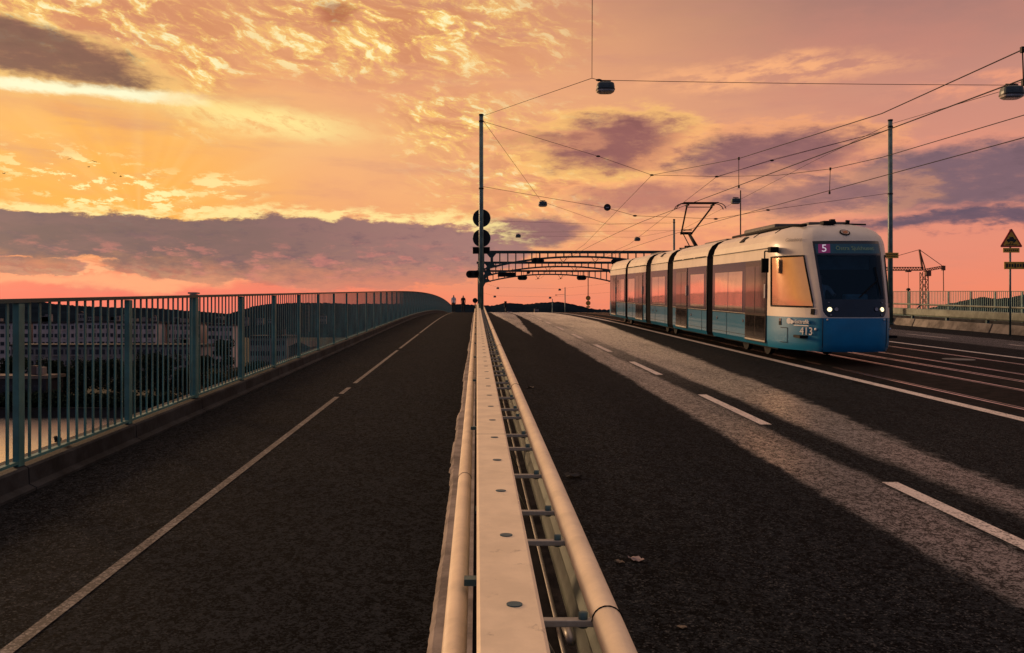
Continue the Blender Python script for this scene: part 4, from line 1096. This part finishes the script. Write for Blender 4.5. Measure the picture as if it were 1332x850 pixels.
zp = (zrel(341)+zrel(350.5))/2; hp_ = zrel(341)-zrel(350.5)
pl2 = MB().box((.36, -.062, zp), (1.24, .02, hp_), bev=.004).build('name_plate', 'sign_yellow', ws)
m = MB()
for i in range(11): m.box((-.16+i*.10, -.074, zp), (.066, .004, .11 if i % 3 else .15))
m.build('plate_text', 'sign_black', pl2)
c = P(1160, 332.5, DP-.2); yp = thing('yellow_plate', 'small yellow plate fixed to the dark green pole by the tram', 'sign', c)
MB().box((0, 0, 0), (.64, .03, .26), bev=.005).build('plate', 'sign_yellow', yp)
m = MB()
for i in range(6): m.box((-.22+i*.088, -.018, .05), (.06, .004, .05)).box((-.20+i*.08, -.018, -.05), (.05, .004, .05))
m.build('plate_text', 'sign_black', yp)

# --- tower crane
dC = 300; cb = P(1202, 352, dC); zb0 = LAND
cr_ = thing('tower_crane', 'distant tower crane with lattice mast beyond the far railing', 'crane', (cb.x, dC, zb0))
def lat(a, b, w, n, r=.09):
    a, b = Vector(a), Vector(b); m = MB(); d = (b-a).normalized(); u = d.cross(Vector((0, 1, 0)) if abs(d.y) < .9 else Vector((1, 0, 0))).normalized()*w/2; v = Vector((0, w/2, 0))
    cs = [u+v, u-v, -u-v, -u+v]
    for c in cs: m.bar(a+c, b+c, r*1.5, r*1.5)
    for i in range(n):
        p = a.lerp(b, i/n); q = a.lerp(b, (i+1)/n)
        for k in range(4): m.bar(p+cs[k], q+cs[(k+1) % 4], r, r)
        for k in range(4): m.bar(p+cs[k], p+cs[(k+1) % 4], r, r)
    return m
def cz(py): return P(0, py, dC).z-zb0
def cxx(px): return (px-1202)/F*dC
lat((0, 0, 0), (0, 0, cz(354)), 1.9, 14, .16).build('mast', 'crane_red', cr_)
lat((cxx(1200), 0, cz(350)), (cxx(1110), 0, cz(350)), 1.1, 26, .12).build('jib', 'crane_red', cr_)
lat((0, 0, cz(352)), (cxx(1227), 0, cz(347.5)), .8, 8, .12).build('counter_jib', 'crane_red', cr_)
MB().bar((cxx(1200), 0, cz(352)), (cxx(1196), 0, cz(325)), .5, .5).bar((cxx(1204), 0, cz(352)), (cxx(1196), 0, cz(325)), .3, .3).build('apex', 'crane_red', cr_)
MB().box((cxx(1206), -.5, cz(356)), (1.7, 1.4, 1.9), bev=.1).build('cabin', 'crane_red', cr_)
MB().bar((cxx(1196), 0, cz(325)), (cxx(1227), 0, cz(347)), .16, .16).bar((cxx(1196), 0, cz(325)), (cxx(1150), 0, cz(338)), .16, .16).build('tie_rods', 'wire', cr_)
MB().box((cxx(1227), 0, cz(349)), (1.0, 1.0, 1.6)).bar((cxx(1227), 0, cz(349)), (cxx(1227.5), 0, cz(392)), .22, .22).build('counterweight', 'crane_red', cr_)
MB().bar((cxx(1181.5), 0, cz(352)), (cxx(1181.5), 0, cz(375)), .10, .10).prism([(cxx(1181.5)-.7, cz(378)), (cxx(1181.5)+.7, cz(378)), (cxx(1181.5)+.3, cz(375)), (cxx(1181.5)-.3, cz(375))], -.4, .4).bar((cxx(1181.5), 0, cz(378)), (cxx(1181.5), 0, cz(402)), .5, .5).build('hook_block', 'black_metal', cr_)
MB().box((cxx(1181.5), 0, cz(353.2)), (1.6, 1.2, .5)).build('trolley', 'black_metal', cr_)

# --- people
def person(label, loc, face, joints, radii, edges, zones, name='person'):
    me = bpy.data.meshes.new('person'); names = list(joints)
    me.from_pydata([joints[k] for k in names], [(names.index(a), names.index(b)) for a, b in edges], [])
    o = bpy.data.objects.new(name, me); C.objects.link(o)
    md = o.modifiers.new('skin', 'SKIN')
    sv_ = me.skin_vertices[0].data if me.skin_vertices else None
    if sv_ is None:
        me.skin_vertices.new() if hasattr(me.skin_vertices, 'new') else None
        sv_ = me.skin_vertices[0].data
    for i, k in enumerate(names):
        r = radii[k]; sv_[i].radius = (r, r) if not isinstance(r, tuple) else r; sv_[i].use_root = (k == 'pelvis')
    ss = o.modifiers.new('sub', 'SUBSURF'); ss.levels = 1; ss.render_levels = 1
    dg = bpy.context.evaluated_depsgraph_get(); dg.update()
    m2 = bpy.data.meshes.new_from_object(o.evaluated_get(dg)); o.modifiers.clear(); o.data = m2
    for mm in zones['mats']: m2.materials.append(MATS[mm])
    for p in m2.polygons: p.use_smooth = True; p.material_index = zones['f'](p.center)
    o.location = loc; o.rotation_euler = (0, 0, face)
    return tag(o, label, 'person')
E = [('pelvis', 'waist'), ('waist', 'chest'), ('chest', 'neck'), ('neck', 'head'), ('head', 'crown')]
for s in 'lr': E += [('pelvis', 'hip'+s), ('hip'+s, 'knee'+s), ('knee'+s, 'ankle'+s), ('ankle'+s, 'toe'+s), ('chest', 'sh'+s), ('sh'+s, 'el'+s), ('el'+s, 'wr'+s), ('wr'+s, 'hand'+s)]
RAD = dict(pelvis=(.15, .11), waist=(.14, .10), chest=(.17, .115), neck=.055, head=(.078, .092), crown=(.06, .07))
for s in 'lr': RAD.update({'hip'+s: .095, 'knee'+s: .062, 'ankle'+s: .045, 'toe'+s: .035, 'sh'+s: .062, 'el'+s: .045, 'wr'+s: .032, 'hand'+s: .035})
def walk(st):      # facing -Y, mid-stride
    J = dict(pelvis=(0, 0, .95), waist=(0, 0, 1.10), chest=(0, 0, 1.33), neck=(0, -.01, 1.50), head=(0, -.03, 1.62), crown=(0, -.02, 1.71))
    for s, k in (('l', 1), ('r', -1)):
        q = st*k
        J.update({'hip'+s: (k*.09, 0, .90), 'knee'+s: (k*.09, -.13*q-.03, .50), 'ankle'+s: (k*.09, -.24*q+.02, .075), 'toe'+s: (k*.10, -.24*q-.14, .035),
                  'sh'+s: (k*.175, 0, 1.41), 'el'+s: (k*.215, .08*q, 1.13), 'wr'+s: (k*.205, .08*q-.08, .90), 'hand'+s: (k*.20, .08*q-.11, .82)})
    return J
def zone(shirt, arms, trousers):
    def f(c):
        if c.z > 1.655: return 3
        if c.z > 1.50: return 0
        if abs(c.x) > .20 and c.z < .95: return 0
        if c.z > .96: return 1
        return 2
    return dict(mats=['skin', shirt, trousers, 'hair'], f=f)
person('person in a white top and dark trousers walking at the crest of the footway', (-2.28, 86, deck(86)), rad(4), walk(.9), RAD, E, zone('shirt_white', 1, 'cloth_dark'))
person('person in dark clothes walking on the footway beside the white topped walker', (-1.36, 88, deck(88)), rad(-3), walk(-.7), RAD, E, zone('cloth_jacket', 1, 'cloth_dark'))
J = dict(pelvis=(0, 0, .0), waist=(0, .02, .16), chest=(0, .02, .40), neck=(0, 0, .57), head=(0, -.03, .70), crown=(0, -.02, .79))
for s, k in (('l', 1), ('r', -1)):
    J.update({'hip'+s: (k*.10, -.05, -.01), 'knee'+s: (k*.13, -.45, .03), 'ankle'+s: (k*.13, -.52, -.40), 'toe'+s: (k*.13, -.66, -.44),
              'sh'+s: (k*.19, .0, .48), 'el'+s: (k*.27, -.20, .27), 'wr'+s: (k*.20, -.42, .26), 'hand'+s: (k*.17, -.50, .27)})
def dz_(c):
    if c.z > .735: return 3
    if c.z > .56: return 0
    if c.y < -.36 and c.z > .18: return 0
    if c.z > .07: return 1
    return 2
R_ = Matrix.Rotation(math.atan(GR), 4, 'X')
dl = Vector((8.40, TF, deck(TF)))+(R_ @ Vector((-.25, 1.52, 1.28)))
person('tram driver in a pale shirt seated behind the windscreen', dl, 0, J, RAD, E, dict(mats=['skin', 'shirt_white', 'cloth_dark', 'hair'], f=dz_))

# --- far bank: buildings
def building(label, x0, x1, d, ztop, zbase, depth, wallm, floors, cols_, roofm='roof_dark', pitched=False, group='buildings on the far bank', cat='building'):
    w = x1-x0; h = ztop-zbase; cx_ = (x0+x1)/2; rb = random.Random(label)
    t = thing('apartment_building', label, cat, (cx_, d, zbase), group)
    MB().box((0, depth/2, h/2), (w, depth, h)).build('wall', wallm, t)
    if pitched: MB().prism([(-w/2-.4, h+.02), (w/2+.4, h+.02), (0, h+w*.28)], -.4, depth+.4).build('roof', roofm, t)
    else: MB().box((0, depth/2, h+.35), (w+.8, depth+.8, .7)).build('roof', roofm, t)
    if d < 1000 and not pitched:
        for q in range(3): MB().box((rb.uniform(-.42, .42)*w, depth*.4, h+.7+rb.uniform(.5, 1.1)), (rb.uniform(.8, 3.5), 2, rb.uniform(1.0, 2.2))).build('chimney', rb.choice(['wall_grey', 'wall_brown', 'roof_dark']), t)
    if floors:
        fh = h/floors; cw = w/cols_
        wn = MB().box((0, 0, 0), (cw*.62, .12, fh*.44)).mesh('window', 'far_glass'); sill = MB().box((0, -.5, -fh*.34), (cw*.8, .9, .14)).mesh('balcony', wallm)
        for i in range(floors):
            for j in range(cols_):
                link('window', wn, t, (-w/2+cw*(j+.5), -.07, fh*(i+.52)))
                if j % 3 == 1 and i: link('balcony', sill, t, (-w/2+cw*(j+.5), -.07, fh*(i+.52)))
    return t
def bx(px, d): return (px-CX)/F*d
bl_ = [(-90, 36, 421, 'white apartment block behind the first railing bays at the left edge'), (44, 98, 421, 'white apartment block just right of the nearest railing post'), (101, 152, 420, 'white apartment block between the two nearest railing posts'), (160, 210, 421, 'white apartment block right of the second railing post'), (213, 256, 422, 'white apartment block left of the capped railing post'), (268, 300, 424, 'narrow white apartment block right of the capped railing post')]
for a, b_, ty, lab in bl_:
    building(lab, bx(a, 330), bx(b_, 330), 330+random.uniform(-6, 6), CAMZ-(ty-CY)/F*330, LAND, 14, 'wall_white', 6, max(5, min(16, int((b_-a)/5.2))))
building('long low pale terrace in front of the white apartment blocks', bx(14, 285), bx(262, 285), 285, CAMZ-(451-CY)/F*285, LAND, 12, 'wall_grey', 3, 32)
building('low terrace with pale rows behind the fourth and fifth railing posts', bx(325, 240), bx(372, 240), 240, CAMZ-(440-CY)/F*240, LAND, 16, 'wall_grey', 5, 7)
building('warm coloured shed with a pitched roof behind the sixth railing post', bx(376, 225), bx(402, 225), 225, CAMZ-(452-CY)/F*225, LAND, 20, 'wall_brown', 1, 3, 'roof_brown', True)
for px, ty, lab in ((388.5, 396, 'left of two slim towers on the wooded ridge'), (399.5, 397.5, 'right of two slim towers on the wooded ridge')):
    building(lab, bx(px-2, 1500), bx(px+2, 1500), 1500, CAMZ-(ty-CY)/F*1500, LAND, 8, 'wall_brown', 9, 2)
random.seed(11)
spots = [(62, 409), (105, 408), (118, 412), (152, 411), (165, 409), (200, 412), (228, 413), (286, 412), (318, 413), (338, 414), (352, 415), (420, 411), (663, 405), (698, 402), (681, 406)]
names_ = ['above the first apartment block', 'over the gap beside the nearest post', 'above the second white block', 'by the second railing post', 'close right of the second railing post', 'above the fourth white block', 'left of the capped post', 'right of the capped post', 'left of the fourth railing post', 'at the fourth railing post', 'right of the fourth railing post', 'past the sixth railing post', 'low under the gantries beside the guardrail', 'beside the far poles under the gantries', 'between guardrail and far poles, close to the road crest']
for (px, ty), nm in zip(spots, names_):
    d = 1650; x = bx(px, d); w = random.uniform(8, 15); z = P(px, ty, d).z
    building('pale hillside house '+nm, x-w/2, x+w/2, d, z, min(z-6, hill_z(x, d)-1), 9, 'wall_grey', 2, 3, 'roof_brown', random.random() < .5, 'houses on the hillside', 'house')
# quay and jetty
tag(MB().box((-75, 186.5, WATER+.9), (150, 1.2, 2.2)).box((-75, 186.4, WATER+2.05), (150.4, 1.6, .14)).build('quay_wall', 'brick_quay'), 'dark stone quay wall under the trees on the far bank', 'wall')
building('low boathouse with a pale roof edge on the far bank at the left edge', bx(-60, 192), bx(60, 192), 192, CAMZ-(493-CY)/F*192, LAND, 8, 'roof_dark', 1, 6, 'jetty')

# --- trees on the bank
def tree_meshes(seed, h, r, nl, leafm):
    rnd = random.Random(seed); tm = MB()
    tm.tube([(0, 0, 0), (.1, 0, h*.3), (-.05, .1, h*.62)], [.32, .24, .10], 8)
    cl = []
    for i in range(13):
        a = rnd.uniform(0, 6.28); z = h*rnd.uniform(.28, .92); rr = r*rnd.uniform(.25, .85)*(1-.45*max(0, z/h-.6)/.4)
        c = Vector((math.cos(a)*rr, math.sin(a)*rr, z)); cl.append((c, r*rnd.uniform(.30, .52)))
        tm.tube([(0, 0, h*rnd.uniform(.2, .5)), c*.6+Vector((0, 0, z*.38)), c], [.11, .07, .02], 5)
    cl.append((Vector((0, 0, h*.62)), r*.6))
    lm = MB()
    for i in range(nl):
        c, cr0 = cl[rnd.randrange(len(cl))]
        d = Vector((rnd.gauss(0, 1), rnd.gauss(0, 1), rnd.gauss(0, 1))).normalized()*cr0*rnd.uniform(.35, 1.08)
        p = c+Vector((d.x, d.y, d.z*.8)); s = rnd.uniform(.16, .36)
        u = Vector((rnd.gauss(0, 1), rnd.gauss(0, 1), rnd.gauss(0, 1))).normalized(); v = u.cross(Vector((rnd.gauss(0, 1), rnd.gauss(0, 1), rnd.gauss(0, 1)))).normalized()
        lm.add([p-u*s, p+v*s*.6, p+u*s, p-v*s*.6], [(0, 1, 2, 3)])
    return tm.mesh('trunk', 'bark'), lm.mesh('crown', leafm)
TM = [tree_meshes(1, 11.5, 4.6, 4200, 'leaf'), tree_meshes(2, 10, 4.0, 3600, 'leaf'), tree_meshes(3, 9, 4.2, 3600, 'leaf_warm')]
def tree(label, x, y, k, sc, group='trees on the far bank', z=LAND):
    t = thing('broadleaf_tree', label, 'tree', (x, y, z), group); t.rotation_euler = (0, 0, random.uniform(0, 6)); t.scale = (sc, sc, sc*random.uniform(.9, 1.1))
    link('trunk', TM[k][0], t); link('crown', TM[k][1], t)
random.seed(21)
where = ['at the left edge of the photo', 'behind the nearest railing post', 'right of the nearest railing post', 'left of the middle of the first full bay', 'in the middle of the first full bay', 'left of the second railing post', 'behind the second railing post', 'right of the second railing post', 'in the middle of the second full bay', 'left of the capped railing post', 'behind the capped railing post', 'right of the capped railing post', 'left of the fourth railing post', 'right of the fourth railing post', 'behind the fifth railing post', 'near the sixth railing post']
for i, px in enumerate([-40, 20, 62, 88, 108, 140, 165, 195, 218, 240, 258, 285, 312, 336, 362, 392]):
    y = 197+random.uniform(-3, 14); k = i % 2; sc = random.uniform(.85, 1.1)
    if px > 262: k = 2 if i in (11, 12) else 1; sc = random.uniform(.8, 1.0); y -= 8
    if px < 30: y = 204
    tree(('warm green' if k == 2 else 'dark')+' bank tree seen through the bars '+where[i], bx(px, y), y, k, sc)
wh2 = ['left of the second white block', 'before the middle of the second white block', 'before the third white block', 'before the fourth white block', 'before the fifth white block', 'before the narrow white block', 'beside the pitched shed', 'beyond the pitched shed', 'far along the bars, past the seventh post', 'far along the bars, past the ninth post']
for i, px in enumerate([40, 68, 105, 178, 240, 292, 372, 420, 452, 490]):
    y = random.uniform(300, 315); tree('small dark tree in front of the buildings, '+wh2[i], bx(px, y), y, i % 2, random.uniform(.9, 1.2), 'trees between the buildings')

SH = tree_meshes(9, 3.6, 3.4, 2200, 'leaf')
for i in range(22):
    x = bx(-30+i*19, 188); t = thing('shrub', 'dark low shrub growing along the edge of the far bank quay', 'shrub', (x, 188.5+random.uniform(-.6, .8), LAND-1.2), 'shrubs along the quay')
    t.rotation_euler = (0, 0, random.uniform(0, 6)); q = random.uniform(.85, 1.25); t.scale = (q, q, q)
    link('trunk', SH[0], t); link('crown', SH[1], t)
# --- birds, litter
bm2 = MB(); bm2.tube([(-.25, 0, 0), (-.1, 0, .02), (.12, 0, .03), (.28, 0, .0)], [.02, .07, .07, .02], 8)
for s in (-1, 1): bm2.add([(-.08, 0, .03), (.12, 0, .03), (.06, s*.35, .16), (-.10, s*.62, .05), (-.10, s*.33, .12)], [(0, 1, 2, 3, 4)])
bmesh_ = bm2.mesh('bird', 'bird')
for px, py, lab in ((91, 207, 'topmost of the birds in the left sky'), (122.5, 210.5, 'second highest bird in the left sky'), (115.5, 217.5, 'middle bird of the flock in the left sky'), (149, 225.5, 'bird second from the right in the left sky'), (157, 230, 'rightmost bird of the flock in the left sky'), (5, 226, 'single bird close to the left edge of the photo')):
    o = link('bird', bmesh_, None, P(px, py, 260)); o.rotation_euler = (random.uniform(-.5, .5), 0, random.uniform(0, 6)); o.scale = (1.4, 1.4, 1.4); tag(o, lab, 'bird', 'birds in the sky')
def litter(nm_, label, px, py, m_, s, seed, dx_=0):
    rnd = random.Random(seed); d = 1.7*F/(py-376.5); x = (px-CX)/F*d
    vs = []; n = 5
    for i in range(n):
        for j in range(n): vs.append(((i/(n-1)-.5)*s*(1+.2*rnd.random()), (j/(n-1)-.5)*s*.8*(1+.2*rnd.random()), .008+rnd.random()*s*.22))
    fs = [(i*n+j, i*n+j+1, (i+1)*n+j+1, (i+1)*n+j) for i in range(n-1) for j in range(n-1)]
    o = MB().add(vs, fs).build(nm_, m_, None, (x, d, deck(d))); o.rotation_euler = (math.atan(GR), 0, rnd.uniform(0, 3))
    return tag(o, label, 'litter', 'litter by the guardrail')
litter('paper_scrap', 'crumpled pale paper scrap on the asphalt beside the guardrail', 827, 730, 'litter_paper', .085, 1)
litter('cardboard_scrap', 'brown scrap lying left of the paper scrap by the guardrail', 806, 733, 'litter_tan', .05, 2)
litter('rubber_scrap', 'grey flat scrap on the road edge near the guardrail', 745, 621, 'concrete_dark', .13, 3)
litter('paper_scrap', 'tiny tan scrap on the asphalt at the bottom of the photo', 887, 818, 'litter_tan', .04, 4)
litter('cardboard_scrap', 'small dark scrap by the guardrail further up the road', 690, 505, 'litter_tan', .12, 5)
# dark bird-like clump on the kerb
o = MB().tube([(0, -.09, .05), (0, -.02, .075), (0, .05, .07), (0, .11, .06)], [.012, .04, .045, .01], 8).tube([(0, -.05, .08), (0, -.08, .13)], [.03, .028], 8).tube([(0, -.10, .13), (0, -.14, .125)], [.012, .004], 6).tube([(.012, 0, 0), (.012, 0, .05)], .006, 5).tube([(-.012, 0, 0), (-.012, 0, .05)], .006, 5).build('perched_bird', 'bird', None, (-4.06, 8.42, deck(8.42)+.20))
o.scale = (.6, .6, .6); tag(o, 'small dark bird perched on the kerb behind the railing bars', 'bird')
